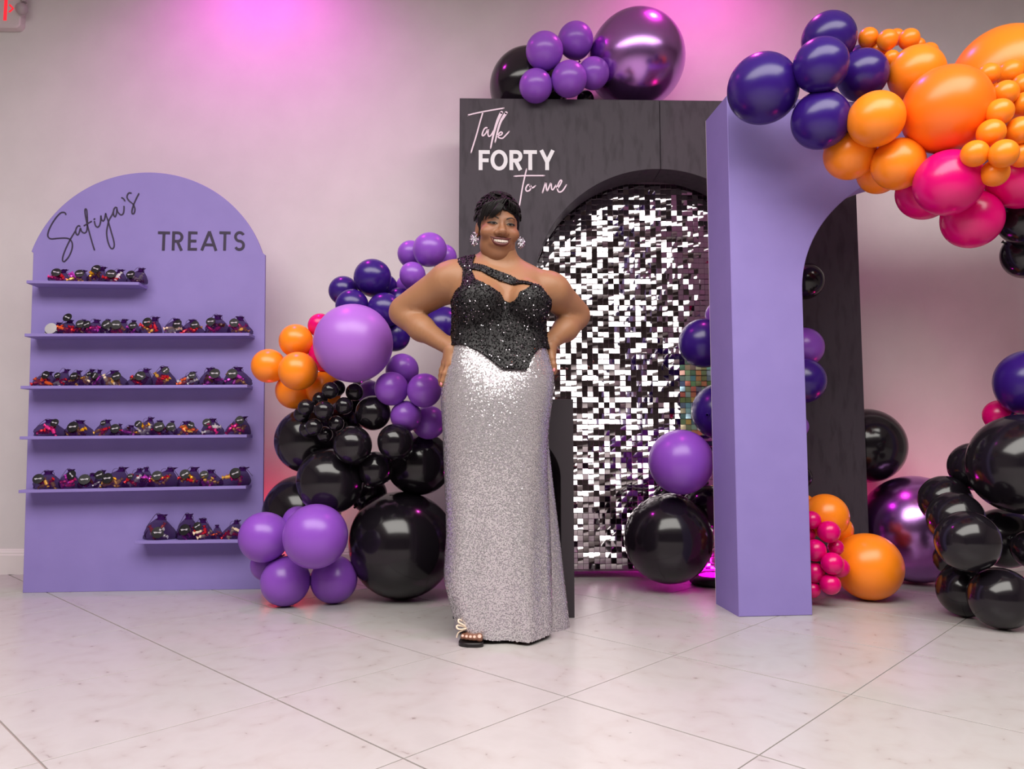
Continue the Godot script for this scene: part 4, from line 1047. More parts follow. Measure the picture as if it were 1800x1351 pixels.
	balloon("orange", Vector3(1.5829, 0.3978, -3.5886), 0.1063, Vector3(1.66, 0.22, -3.58), "balloons at the foot of the lavender arch", "orange balloon above the mini pink ones at the column's foot")
	balloon("orange", Vector3(1.7076, 0.3157, -3.7400), 0.0738, Vector3(1.64, 0.24, -3.57), "balloons at the foot of the lavender arch", "orange balloon mostly hidden behind the two bigger orange ones")
	balloon("orange", Vector3(1.5331, 0.4319, -3.7314), 0.0624, Vector3(1.65, 0.24, -3.57), "balloons at the foot of the lavender arch", "orange balloon showing a sliver at column edge above the pinks")
	balloon("orange", Vector3(1.7865, 0.1582, -3.6063), 0.1582, Vector3(1.56, 0.31, -3.56), "balloons at the foot of the lavender arch", "big orange balloon on the floor right of the column")
	balloon("pink", Vector3(1.4762, 0.3880, -3.5000), 0.0425, Vector3(1.65, 0.25, -3.58), "balloons at the foot of the lavender arch", "topmost mini pink balloon, cut by the column edge")
	balloon("pink", Vector3(1.5371, 0.3387, -3.4600), 0.0512, Vector3(1.65, 0.25, -3.59), "balloons at the foot of the lavender arch", "mini pink balloon against the upper orange balloon")
	balloon("pink", Vector3(1.4749, 0.2535, -3.4696), 0.0512, Vector3(1.65, 0.25, -3.58), "balloons at the foot of the lavender arch", "mini pink balloon at column edge, middle of the bunch")
	balloon("pink", Vector3(1.5845, 0.2633, -3.5000), 0.0371, Vector3(1.65, 0.25, -3.58), "balloons at the foot of the lavender arch", "smallest mini pink balloon, touching the big orange one")
	balloon("pink", Vector3(1.5259, 0.2032, -3.4104), 0.0503, Vector3(1.65, 0.25, -3.59), "balloons at the foot of the lavender arch", "front mini pink balloon in the bunch's centre")
	balloon("pink", Vector3(1.6000, 0.1707, -3.5000), 0.0450, Vector3(1.65, 0.25, -3.58), "balloons at the foot of the lavender arch", "mini pink balloon half behind the front one, against big orange")
	balloon("pink", Vector3(1.4709, 0.1516, -3.4773), 0.0472, Vector3(1.65, 0.25, -3.58), "balloons at the foot of the lavender arch", "mini pink balloon at column edge, low in the bunch")
	balloon("pink", Vector3(1.5191, 0.1086, -3.4227), 0.0465, Vector3(1.65, 0.25, -3.59), "balloons at the foot of the lavender arch", "lowest full mini pink balloon, just above the floor")
	balloon("pink", Vector3(1.4603, 0.0738, -3.4800), 0.0367, Vector3(1.65, 0.25, -3.58), "balloons at the foot of the lavender arch", "dim mini pink balloon at floor level by the column edge")
	balloon("pink", Vector3(1.4720, 0.3177, -3.5400), 0.0349, Vector3(1.65, 0.25, -3.58), "balloons at the foot of the lavender arch", "mini pink balloon showing a sliver at the column edge")
	balloon("black", Vector3(2.2291, 0.6564, -3.1357), 0.2119, Vector3(2.18, 0.56, -3.28), "black balloon column at the right frame edge", "huge black balloon at the right frame edge with ring glint")
	balloon("black", Vector3(2.2071, 0.6381, -3.4243), 0.1103, Vector3(2.22, 0.60, -3.25), "black balloon column at the right frame edge", "black balloon behind the left side of the huge right-hand one")
	balloon("black", Vector3(2.0585, 0.4856, -3.4146), 0.1121, Vector3(2.16, 0.47, -3.23), "black balloon column at the right frame edge", "leftmost black balloon of the right stack with violet glint")
	balloon("black", Vector3(1.9944, 0.4208, -3.2356), 0.1159, Vector3(2.15, 0.43, -3.22), "black balloon column at the right frame edge", "black balloon overlapping the leftmost one of the right stack")
	balloon("black", Vector3(1.9248, 0.3474, -3.0498), 0.1229, Vector3(2.15, 0.41, -3.22), "black balloon column at the right frame edge", "front black balloon in the right stack's middle")
	balloon("black", Vector3(2.0415, 0.2295, -3.3593), 0.0739, Vector3(2.10, 0.34, -3.25), "black balloon column at the right frame edge", "small black balloon low behind the right stack's middle one")
	balloon("black", Vector3(2.0302, 0.1132, -3.2539), 0.1132, Vector3(2.09, 0.32, -3.23), "black balloon column at the right frame edge", "black balloon on the floor at the right stack's left foot")
	balloon("black", Vector3(2.0444, 0.1220, -3.0424), 0.1220, Vector3(2.09, 0.30, -3.24), "black balloon column at the right frame edge", "black balloon on the floor at the right stack's front")
	balloon("black", Vector3(2.2864, 0.2961, -3.1818), 0.0824, Vector3(2.13, 0.43, -3.22), "black balloon column at the right frame edge", "black balloon at frame edge between the huge one and floor")
	balloon("black", Vector3(2.2998, 0.3196, -3.3782), 0.1338, Vector3(2.11, 0.44, -3.20), "black balloon column at the right frame edge", "black balloon filling the dark core of the right stack")
	balloon("navy", Vector3(2.3561, 1.0131, -3.2400), 0.1431, Vector3(2.23, 0.67, -3.21), "black balloon column at the right frame edge", "navy balloon at the right frame edge above the huge black one")
	balloon("pink", Vector3(2.3227, 0.8735, -3.4000), 0.0708, Vector3(2.23, 0.71, -3.24), "black balloon column at the right frame edge", "hot pink balloon between navy and huge black at right")

# ------------------------------------------------------------------ exit sign high on the wall
func exit_sign() -> void:
	var o := thing("exit_sign", "white exit sign with red letters high on the wall at upper left", "sign", Vector3(-3.03, 3.234, WALL_Z))
	var poly := PackedVector2Array()
	for c in [[0.14, 0.03, -PI / 2], [0.14, 0.2, 0.0], [-0.2, 0.2, PI / 2], [-0.2, 0.03, PI]]:
		for p in arc(Vector2(c[0], c[1]), 0.03, c[2], c[2] + PI / 2, 6): poly.append(p)
	var b := Mb.new()
	b.extrude(poly, 0.0, 0.05, 0.006)
	obj("housing", b.done(), M.white_plastic, o)
	var g := glow("exit_red", srgb(255, 40, 56), 1.1)
	for e in [["E", -0.2, -0.13], ["X", -0.11, -0.03], ["I", -0.006, 0.014], ["T", 0.036, 0.126]]:
		var l := obj("letter", letter(e[0], e[1], 0.042, e[2], 0.19, 0.018, 0.05, 0.053), g, o)
		l.set_meta("label", "glowing red letter of the word EXIT")
	var ch := Mb.new()
	ch.ribbon([Vector2(0.105, 0.138), Vector2(0.126, 0.117), Vector2(0.105, 0.096)], 0.01, 0.01, 0.05, 0.053)
	obj("chevron", ch.done(), g, o)
	# emergency lamp head on its side
	var lh := Mb.new()
	lh.tube(curve([Vector3(0.165, 0.27, 0.03), Vector3(0.18, 0.21, 0.05), Vector3(0.195, 0.15, 0.06)], 4), 0.018, 0.015, 10)
	obj("lamp_arm", lh.done(), M.clear_grey_plastic, o)
	var lb := Mb.new()
	lb.ball(Vector3(0.185, 0.108, 0.065), Vector3(0.036, 0.036, 0.03), 20, 12)
	obj("lamp_head", lb.done(), M.clear_grey_plastic, o)

# ------------------------------------------------------------------ the guest: fields of tapered bones, meshed as surface nets
class Field:
	var kind := PackedInt32Array()
	var A := PackedVector3Array()
	var B := PackedVector3Array()
	var inv := PackedFloat32Array()
	var ra := PackedFloat32Array()
	var rb := PackedFloat32Array()
	var sz := PackedFloat32Array()
	var kk := PackedFloat32Array()
	var mid := PackedVector3Array()
	var reach := PackedFloat32Array()
	func bone(a: Vector3, b: Vector3, r0: float, r1: float, k := 0.03, flat := 1.0) -> void:
		var ba := b - a
		ba.z /= flat
		kind.append(0); A.append(a); B.append(ba); inv.append(1.0 / maxf(1e-9, ba.dot(ba))); ra.append(r0); rb.append(r1); sz.append(flat); kk.append(k)
		mid.append((a + b) * 0.5); reach.append(a.distance_to(b) * 0.5 + maxf(r0, r1))
	func ball(c: Vector3, r: Vector3, k := 0.02) -> void:
		kind.append(1); A.append(c); B.append(r); inv.append(minf(r.x, minf(r.y, r.z))); ra.append(0); rb.append(0); sz.append(1); kk.append(k)
		mid.append(c); reach.append(maxf(r.x, maxf(r.y, r.z)))
	func cut(c: Vector3, r: Vector3, k := 0.01) -> void:
		ball(c, r, k)
		kind[-1] = 2
	func d(p: Vector3) -> float:
		var best := 1e3
		for i in kind.size():
			var k := kk[i]
			if p.distance_to(mid[i]) - reach[i] > (best if kind[i] < 2 else -best) + k: continue
			var q := p - A[i]
			var e := 0.0
			if kind[i] == 0:
				q.z /= sz[i]
				var h := clampf(q.dot(B[i]) * inv[i], 0.0, 1.0)
				e = ((q - B[i] * h).length() - lerpf(ra[i], rb[i], h)) * minf(1.0, 0.5 + 0.5 * sz[i])
			else:
				var r := B[i]
				var k0 := (q / r).length()
				var k1 := (q / (r * r)).length()
				e = k0 * (k0 - 1.0) / k1 if k1 > 1e-6 else -inv[i]
			if kind[i] == 2:
				var t := maxf(k - absf(best + e), 0.0) / k
				best = maxf(best, -e) + t * t * k * 0.25
			else:
				var t := maxf(k - absf(best - e), 0.0) / k
				best = minf(best, e) - t * t * k * 0.25
		return best

func net(b: Mb, f: Callable, lo: Vector3, hi: Vector3, c: float) -> void:
	var nb := Vector3i(((hi - lo) / (c * 4.0)).ceil())
	var n := nb * 4
	var sx := n.x + 1; var sxy := sx * (n.y + 1)
	var val := PackedFloat32Array()
	val.resize(sxy * (n.z + 1))
	val.fill(1e9)
	var cell := PackedInt32Array()
	cell.resize(n.x * n.y * n.z)
	cell.fill(-1)
	var blocks: Array[Vector3i] = []
	for z in nb.z:
		for y in nb.y:
			for x in nb.x:
				if absf(f.call(lo + Vector3(x * 4 + 2, y * 4 + 2, z * 4 + 2) * c)) < c * 4.4: blocks.append(Vector3i(x, y, z) * 4)
	for o in blocks:
		for z in range(o.z, o.z + 5):
			for y in range(o.y, o.y + 5):
				var at := o.x + y * sx + z * sxy
				for x in 5:
					if val[at + x] > 1e8: val[at + x] = f.call(lo + Vector3(o.x + x, y, z) * c)
	var off := [0, 1, sx, sx + 1, sxy, sxy + 1, sxy + sx, sxy + sx + 1]
	var edges := [0, 1, 2, 3, 4, 5, 6, 7, 0, 2, 1, 3, 4, 6, 5, 7, 0, 4, 1, 5, 2, 6, 3, 7]
	var from := b.V.size(); var from_i := b.I.size()
	var live: Array[Vector3i] = []
	for o in blocks:
		for z in range(o.z, o.z + 4):
			for y in range(o.y, o.y + 4):
				for x in range(o.x, o.x + 4):
					var at := x + y * sx + z * sxy
					var inside := 0
					for k in 8:
						if val[at + off[k]] < 0.0: inside += 1
					if inside == 0 or inside == 8: continue
					var sum := Vector3.ZERO
					var m := 0
					for k in range(0, 24, 2):
						var p: int = edges[k]; var q: int = edges[k + 1]
						var vp := val[at + off[p]]; var vq := val[at + off[q]]
						if (vp < 0.0) != (vq < 0.0):
							var t := vp / (vp - vq)
							sum += Vector3(p & 1, (p >> 1) & 1, p >> 2).lerp(Vector3(q & 1, (q >> 1) & 1, q >> 2), t)
							m += 1
					cell[x + y * n.x + z * n.x * n.y] = b.v(lo + (Vector3(x, y, z) + sum / m) * c)
					live.append(Vector3i(x, y, z))
	var cx := 1; var cy := n.x; var cz := n.x * n.y
	for w in live:
		var at := w.x + w.y * sx + w.z * sxy
		var ci := w.x + w.y * n.x + w.z * n.x * n.y
		var v0 := val[at] < 0.0
		for ax in 3:
			var o1: int = [1, sx, sxy][ax]
			if (val[at + o1] < 0.0) == v0: continue
			var du: int = [cy, cz, cx][ax]; var dv: int = [cz, cx, cy][ax]
			if w[(ax + 1) % 3] == 0 or w[(ax + 2) % 3] == 0: continue
			var i0 := cell[ci]; var i1 := cell[ci - du]; var i2 := cell[ci - du - dv]; var i3 := cell[ci - dv]
			if i1 < 0 or i2 < 0 or i3 < 0: continue
			if v0:
				b.tri(i0, i1, i2); b.tri(i0, i2, i3)
			else:
				b.tri(i0, i2, i1); b.tri(i0, i3, i2)
	b.smooth(from, from_i)

# signed distance to an outline, negative inside
func poly_d(poly: PackedVector2Array, p: Vector2) -> float:
	var best := 1e9
	var inside := false
	var n := poly.size()
	var a := poly[n - 1]
	for k in n:
		var c := poly[k]
		var e := c - a
		var w := p - a
		var t := clampf(w.dot(e) / maxf(1e-12, e.dot(e)), 0.0, 1.0)
		best = minf(best, (w - e * t).length_squared())
		if (a.y > p.y) != (c.y > p.y) and p.x < a.x + (p.y - a.y) * (c.x - a.x) / (c.y - a.y): inside = not inside
		a = c
	return -sqrt(best) if inside else sqrt(best)

# keeps what lies where g < 0, cut cleanly, with a lip turned inwards
func clipped(src: Mb, g: PackedFloat32Array, lip: float) -> Mb:
	var b := Mb.new()
	var map := {}
	var keep := func(i: int) -> int:
		if not map.has(i): map[i] = b.v(src.V[i], src.N[i])
		return map[i]
	for k in range(0, src.I.size(), 3):
		var ids := [src.I[k], src.I[k + 2], src.I[k + 1]]
		var ins := 0
		for i in ids:
			if g[i] < 0: ins += 1
		if ins == 0: continue
		if ins == 3:
			b.tri(keep.call(ids[0]), keep.call(ids[1]), keep.call(ids[2]))
			continue
		var poly := []
		var cutp := []
		for e in 3:
			var i: int = ids[e]; var j: int = ids[(e + 1) % 3]
			if g[i] < 0: poly.append(keep.call(i))
			if (g[i] < 0) != (g[j] < 0):
				var lo := mini(i, j); var hi := maxi(i, j)
				var key := Vector2i(lo, hi)
				if not map.has(key):
					var t := g[lo] / (g[lo] - g[hi])
					map[key] = b.v(src.V[lo].lerp(src.V[hi], t), src.N[lo].lerp(src.N[hi], t).normalized())
				poly.append(map[key])
				cutp.append([map[key], g[i] < 0])
		for e in range(1, poly.size() - 1): b.tri(poly[0], poly[e], poly[e + 1])
		if cutp.size() == 2 and lip > 0:
			var p: int = cutp[0][0]; var q: int = cutp[1][0]
			if not cutp[0][1]:
				var x := p; p = q; q = x
			b.quad(b.V[p] - b.N[p] * lip, b.V[q] - b.N[q] * lip, b.V[q], b.V[p])
	return b

func scatter(src: Mb, count: int, size: float, tilt: float, lift: float, where: Callable, mesh: Mesh, seed_: int) -> MultiMesh:
	var r := RandomNumberGenerator.new()
	r.seed = seed_
	var total := 0.0
	var sums := PackedFloat32Array()
	var tris := PackedInt32Array()
	for k in range(0, src.I.size(), 3):
		var a := src.V[src.I[k]]
		var mid := (a + src.V[src.I[k + 1]] + src.V[src.I[k + 2]]) / 3.0
		if not where.call(mid): continue
		total += (src.V[src.I[k + 1]] - a).cross(src.V[src.I[k + 2]] - a).length()
		sums.append(total)
		tris.append(k)
	var mm := MultiMesh.new()
	mm.transform_format = MultiMesh.TRANSFORM_3D
	mm.mesh = mesh
	mm.instance_count = count
	for c in count:
		var at := sums.bsearch(r.randf() * total)
		var k := tris[mini(at, tris.size() - 1)]
		var u := r.randf(); var v := r.randf()
		if u + v > 1.0: u = 1.0 - u; v = 1.0 - v
		var ia := src.I[k]; var ib := src.I[k + 1]; var ic := src.I[k + 2]
		var p := src.V[ia] + (src.V[ib] - src.V[ia]) * u + (src.V[ic] - src.V[ia]) * v
		var n := (src.N[ia] * (1 - u - v) + src.N[ib] * u + src.N[ic] * v).normalized()
		n = (n + Vector3(r.randfn(), r.randfn(), r.randfn()) * tilt).normalized()
		var s := n.cross(Vector3(0, 1, 0.01)).normalized()
		mm.set_instance_transform(c, Transform3D(Basis(s, n.cross(s), n).scaled_local(Vector3(size, size, size)), p + n * lift))
	return mm

func disc_mesh() -> ArrayMesh:
	var b := Mb.new()
	for k in 6:
		var a := TAU * k / 6; var c := TAU * (k + 1) / 6
		b.flat(Vector3.ZERO, Vector3(cos(a), sin(a), 0), Vector3(cos(c), sin(c), 0))
	return b.done()

func stuff(called: String, mm: MultiMesh, m: Material, parent: Node) -> void:
	var mi := MultiMeshInstance3D.new()
	mi.name = called
	mi.multimesh = mm
	mi.material_override = m
	mi.set_meta("kind", "stuff")
	parent.add_child(mi, true)

var head_at: Transform3D
var head_field := Field.new()
var torso_field := Field.new()

func torso(f: Field) -> void:
	f.bone(Vector3(-0.0654, 1.3553, -0.0200), Vector3(0.0503, 1.3437, -0.0300), 0.128, 0.122, 0.05, 0.86)
	f.bone(Vector3(-0.0513, 1.2649, -0.0100), Vector3(0.0455, 1.2577, -0.0200), 0.122, 0.118, 0.06, 0.86)
	f.bone(Vector3(-0.0647, 1.1715, -0.0050), Vector3(0.0498, 1.1679, -0.0100), 0.122, 0.122, 0.06, 0.9)
	f.bone(Vector3(-0.0848, 1.0157, -0.0100), Vector3(0.0635, 1.0160, -0.0100), 0.140, 0.138, 0.06, 0.95)
	f.bone(Vector3(-0.0777, 0.9243, -0.0100), Vector3(0.0452, 0.9245, -0.0100), 0.130, 0.130, 0.06, 0.95)
	f.bone(Vector3(-0.0054, 1.4447, -0.0400), Vector3(-0.0057, 1.5269, -0.0100), 0.068, 0.064, 0.03)
	f.bone(Vector3(-0.0428, 1.4776, -0.0400), Vector3(-0.1732, 1.4355, -0.0450), 0.050, 0.054, 0.05)
	f.bone(Vector3(0.0272, 1.4638, -0.0400), Vector3(0.1774, 1.3920, -0.0550), 0.050, 0.054, 0.05)
	f.ball(Vector3(-0.0862, 1.2996, 0.0750), Vector3(0.094, 0.088, 0.082), 0.03)
	f.ball(Vector3(0.1107, 1.2991, 0.0700), Vector3(0.082, 0.086, 0.080), 0.022)

func arms(f: Field) -> void:
	f.bone(Vector3(-0.1850, 1.4129, -0.0500), Vector3(-0.2112, 1.4031, -0.0600), 0.078, 0.078, 0.03)
	f.bone(Vector3(-0.2159, 1.4055, -0.0600), Vector3(-0.4024, 1.3125, -0.1650), 0.079, 0.062, 0.03)
	f.bone(Vector3(-0.4149, 1.2987, -0.1700), Vector3(-0.3278, 1.2200, -0.1000), 0.060, 0.050, 0.012)
	f.bone(Vector3(-0.3278, 1.2200, -0.1000), Vector3(-0.1973, 1.1212, 0.0250), 0.050, 0.031, 0.03)
	f.bone(Vector3(0.1918, 1.3812, -0.0600), Vector3(0.2113, 1.3715, -0.0700), 0.068, 0.070, 0.03)
	f.bone(Vector3(0.2113, 1.3715, -0.0700), Vector3(0.3273, 1.3037, -0.2100), 0.073, 0.058, 0.03)
	f.bone(Vector3(0.3302, 1.2897, -0.2150), Vector3(0.2727, 1.2242, -0.1300), 0.056, 0.049, 0.012)
	f.bone(Vector3(0.2727, 1.2242, -0.1300), Vector3(0.1915, 1.1463, -0.0350), 0.049, 0.031, 0.03)

func skin_color(p: Vector3, kind: int) -> Color:
	var c := Color(0.335, 0.158, 0.082)
	if kind == 1:
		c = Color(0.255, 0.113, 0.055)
		for s in [-1.0, 1.0]:
			var ch := exp(-Vector2(p.x - s * 0.056, p.y + 0.004).length_squared() / 0.0007)
			c = c.lerp(Color(0.33, 0.085, 0.055), 0.25 * ch)
			var lid := exp(-(pow((p.x - s * 0.034) / 0.02, 2) + pow((p.y - 0.021) / 0.008, 2)))
			c = c.lerp(Color(0.17, 0.085, 0.055), 0.7 * lid)
			var inner := exp(-Vector2(p.x - s * 0.019, p.y - 0.019).length_squared() / 0.00006)
			c = c.lerp(Color(0.5, 0.38, 0.29), 0.45 * inner)
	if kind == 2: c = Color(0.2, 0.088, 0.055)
	return c.linear_to_srgb()

func hand_field(f: Field, w: Vector3, kn: Array, w2: Vector3, thumb: Array, fingers: Array) -> void:
	f.bone(w2, w, 0.03, 0.027, 0.02)
	for k in 4: f.bone(w.lerp(kn[k], 0.12), kn[k], 0.021, 0.0125, 0.018)
	for fi in fingers:
		for k in fi.size() - 1: f.bone(fi[k], fi[k + 1], 0.0105 - 0.0012 * k, 0.0098 - 0.0012 * k, 0.006)
	for k in thumb.size() - 1: f.bone(thumb[k], thumb[k + 1], 0.014 - 0.0015 * k, 0.0115 - 0.001 * k, 0.012)

func face_z(x: float, y: float) -> float:
	var z := 0.16
	for k in 40:
		var e := head_field.d(Vector3(x, y, z))
		z -= e * 0.8
		if e < 0.0003: break
	return z

# a strip laid on the face between two curves
func face_strip(top: Array, bottom: Array, lift: float, bulge: float, steps := 4) -> ArrayMesh:
	var a := curve(top, 5); var c := curve(bottom, 5)
	var rows := []
	for j in steps + 1:
		var v := float(j) / steps
		var row := []
		for k in a.size():
			var p: Vector2 = c[k].lerp(a[k], v)
			row.append(Vector3(p.x, p.y, face_z(p.x, p.y) + lift + bulge * sin(PI * v) * sqrt(maxf(0.0, sin(PI * clampf(float(k) / (a.size() - 1), 0.02, 0.98))))))
		rows.append(row)
	var b := Mb.new()
	b.loft(rows, false, false)
	return b.done()

func person() -> void:
	var o := thing("person", "smiling woman, hands on hips, in black sequined bodice and long silver sequined skirt", "person", Vector3(0.02, 0, -2.98))
	# --- body
	torso(torso_field)
	var bf := Field.new()
	torso(bf)
	arms(bf)
	bf.bone(Vector3(-0.0684, 0.9237, 0.0000), Vector3(-0.0647, 0.4756, 0.0100), 0.10, 0.06, 0.03)
	bf.bone(Vector3(-0.0647, 0.4756, 0.0100), Vector3(-0.0924, 0.0580, 0.0000), 0.06, 0.036, 0.02)
	bf.bone(Vector3(0.0632, 0.9239, 0.0000), Vector3(0.0585, 0.4744, 0.0000), 0.10, 0.06, 0.03)
	bf.bone(Vector3(0.0585, 0.4744, 0.0000), Vector3(0.0633, 0.0417, -0.0200), 0.06, 0.036, 0.02)
	bf.bone(Vector3(0.0636, 0.0284, -0.0300), Vector3(0.0735, 0.0165, 0.0800), 0.034, 0.024, 0.02)
	var b := Mb.new()
	net(b, bf.d, Vector3(-0.56, 0.0, -0.36), Vector3(0.44, 1.60, 0.24), 0.0105)
	var nb := b.V.size()
	# --- head
	var hf := head_field
	hf.ball(Vector3(0, 0.035, -0.02), Vector3(0.077, 0.085, 0.097), 0.02)
	hf.ball(Vector3(0, -0.02, 0.02), Vector3(0.071, 0.094, 0.068), 0.03)
	hf.bone(Vector3(-0.031, -0.08, 0.02), Vector3(0.031, -0.08, 0.02), 0.038, 0.038, 0.03)
	hf.ball(Vector3(0, -0.1, 0.05), Vector3(0.03, 0.023, 0.026), 0.025)
	hf.bone(Vector3(0, -0.112, 0.025), Vector3(0, -0.125, -0.03), 0.036, 0.05, 0.03)
	for s in [-1.0, 1.0]: hf.ball(Vector3(0.046 * s, -0.024, 0.051), Vector3(0.034, 0.029, 0.032), 0.013)
	hf.bone(Vector3(-0.036, 0.031, 0.069), Vector3(0.036, 0.031, 0.069), 0.014, 0.014, 0.02)
	hf.ball(Vector3(0, -0.06, 0.066), Vector3(0.042, 0.029, 0.028), 0.012)
	hf.bone(Vector3(0, 0.02, 0.081), Vector3(0, -0.018, 0.098), 0.0085, 0.0135, 0.012)
	hf.ball(Vector3(0, -0.023, 0.1), Vector3(0.0165, 0.0135, 0.0145), 0.01)
	for s in [-1.0, 1.0]:
		hf.ball(Vector3(0.0185 * s, -0.027, 0.091), Vector3(0.0125, 0.0105, 0.0125), 0.008)
		hf.cut(Vector3(0.033 * s, 0.012, 0.1), Vector3(0.022, 0.0125, 0.019), 0.014)
		hf.ball(Vector3(0.033 * s, 0.011, 0.0665), Vector3(0.019, 0.0145, 0.0165), 0.005)
		hf.cut(Vector3(0.009 * s, -0.036, 0.1), Vector3(0.005, 0.004, 0.006), 0.003)
		hf.ball(Vector3(0.08 * s, -0.008, -0.012), Vector3(0.011, 0.032, 0.02), 0.006)
		hf.cut(Vector3(0.093 * s, -0.004, -0.006), Vector3(0.008, 0.02, 0.011), 0.006)
	head_at = Transform3D(Basis.from_euler(Vector3(deg_to_rad(9.0), deg_to_rad(11.0), deg_to_rad(-2.5))), Vector3(-0.0128, 1.6125, 0.0000))
	var hb := Mb.new()
	net(hb, hf.d, Vector3(-0.102, -0.17, -0.13), Vector3(0.102, 0.13, 0.13), 0.0036)
	var hcols := PackedColorArray()
	for p in hb.V: hcols.append(skin_color(p, 1))
	# --- hands (own fine grids)
	var lh := Field.new()
	hand_field(lh, Vector3(-0.1925, 1.1160, 0.0300), [Vector3(-0.1858, 1.0537, 0.0620), Vector3(-0.2042, 1.0547, 0.0520), Vector3(-0.2191, 1.0593, 0.0300), Vector3(-0.2252, 1.0685, 0.0080)], Vector3(-0.2217, 1.1381, 0.0000),
		[Vector3(-0.1919, 1.1107, 0.0000), Vector3(-0.1797, 1.0820, -0.0300), Vector3(-0.1831, 1.0522, -0.0550)],
		[[Vector3(-0.1858, 1.0537, 0.0620), Vector3(-0.1873, 1.0259, 0.0720), Vector3(-0.1917, 1.0060, 0.0700), Vector3(-0.1941, 0.9907, 0.0660)], [Vector3(-0.2042, 1.0547, 0.0520), Vector3(-0.2194, 1.0185, 0.0550), Vector3(-0.2284, 0.9898, 0.0500), Vector3(-0.2331, 0.9723, 0.0450)], [Vector3(-0.2191, 1.0593, 0.0300), Vector3(-0.2328, 1.0236, 0.0240), Vector3(-0.2402, 0.9952, 0.0120), Vector3(-0.2410, 0.9803, 0.0000)], [Vector3(-0.2252, 1.0685, 0.0080), Vector3(-0.2371, 1.0377, -0.0040), Vector3(-0.2427, 1.0163, -0.0200), Vector3(-0.2433, 1.0034, -0.0300)]])
	var lb := Mb.new()
	net(lb, lh.d, Vector3(-0.2800, 0.9523, -0.0900), Vector3(-0.1446, 1.1473, 0.1000), 0.0034)
	var rh := Field.new()
	hand_field(rh, Vector3(0.1935, 1.1386, -0.0300), [Vector3(0.2049, 1.0842, 0.0000), Vector3(0.2086, 1.0818, -0.0200), Vector3(0.2125, 1.0841, -0.0400), Vector3(0.2140, 1.0910, -0.0600)], Vector3(0.2136, 1.1601, -0.0500),
		[Vector3(0.1909, 1.1332, -0.0600), Vector3(0.1976, 1.1039, -0.0900), Vector3(0.2036, 1.0777, -0.1100)],
		[[Vector3(0.2049, 1.0842, 0.0000), Vector3(0.2111, 1.0606, 0.0060), Vector3(0.2112, 1.0448, 0.0040), Vector3(0.2092, 1.0337, 0.0000)], [Vector3(0.2086, 1.0818, -0.0200), Vector3(0.2154, 1.0564, -0.0200), Vector3(0.2181, 1.0409, -0.0260), Vector3(0.2161, 1.0274, -0.0300)], [Vector3(0.2125, 1.0841, -0.0400), Vector3(0.2197, 1.0614, -0.0450), Vector3(0.2225, 1.0435, -0.0520), Vector3(0.2206, 1.0324, -0.0580)], [Vector3(0.2140, 1.0910, -0.0600), Vector3(0.2192, 1.0685, -0.0680), Vector3(0.2221, 1.0552, -0.0760), Vector3(0.2201, 1.0462, -0.0800)]])
	var rbm := Mb.new()
	net(rbm, rh.d, Vector3(0.1679, 1.0002, -0.1500), Vector3(0.2475, 1.1706, 0.0400), 0.0034)
	# --- foot that shows under the hem
	var ff := Field.new()
	ff.bone(Vector3(-0.0924, 0.0623, 0.0000), Vector3(-0.0965, 0.0344, 0.0100), 0.035, 0.034, 0.02)
	ff.bone(Vector3(-0.0964, 0.0214, 0.0100), Vector3(-0.1088, 0.0217, 0.1050), 0.033, 0.021, 0.03)
	ff.bone(Vector3(-0.1118, 0.0217, 0.0800), Vector3(-0.0939, 0.0216, 0.1050), 0.022, 0.018, 0.02)
	var toes := [[813, 1119.5, 0.0085, 0.128], [820, 1120.5, 0.0088, 0.137], [827, 1121, 0.009, 0.143], [834, 1121.4, 0.0094, 0.147], [843, 1121.8, 0.0125, 0.148]]
	var toe_tips := []
	for t in toes:
		var tip: Vector3 = toe_at(t[0], t[3])
		toe_tips.append([tip, t[2]])
		ff.bone(Vector3(tip.x * 0.9 + ff.A[1].x * 0.1, tip.y + 0.012, tip.z - 0.045), tip, t[2] * 0.95, t[2], 0.006)
	var fb := Mb.new()
	net(fb, ff.d, Vector3(toe_tips[0][0].x - 0.03, 0.0, -0.06), Vector3(toe_tips[4][0].x + 0.03, 0.12, 0.18), 0.0036)
	# --- all into one skin mesh
	var col := PackedColorArray()
	for k in nb: col.append(skin_color(b.V[k], 0))
	var turn := func(x: Mb, t: Transform3D, cols: PackedColorArray, kind: int) -> void:
		var base := b.V.size()
		for k in x.V.size():
			b.v(t * x.V[k], t.basis * x.N[k])
			col.append(cols[k] if cols.size() else skin_color(x.V[k], kind))
		for i in x.I: b.I.append(base + i)
	turn.call(hb, head_at, hcols, 1)
	turn.call(lb, Transform3D(), PackedColorArray(), 0)
	turn.call(rbm, Transform3D(), PackedColorArray(), 0)
	turn.call(fb, Transform3D(), PackedColorArray(), 2)
	for k in col.size(): col[k] = col[k].srgb_to_linear()
	b.C = col
	obj("body", b.done(), M.skin, o)
	face(o)
	hair(o)
	earrings(o)
	nails(o, toe_tips)
	clothes(o)
	sandal(o, toe_tips)

func toe_at(px: float, z: float) -> Vector3:
	return Vector3(lerpf(TOE0, TOE1, (px - 813.0) / 30.0), 0.026, z)
const TOE0 := -0.1414
const TOE1 := -0.0782

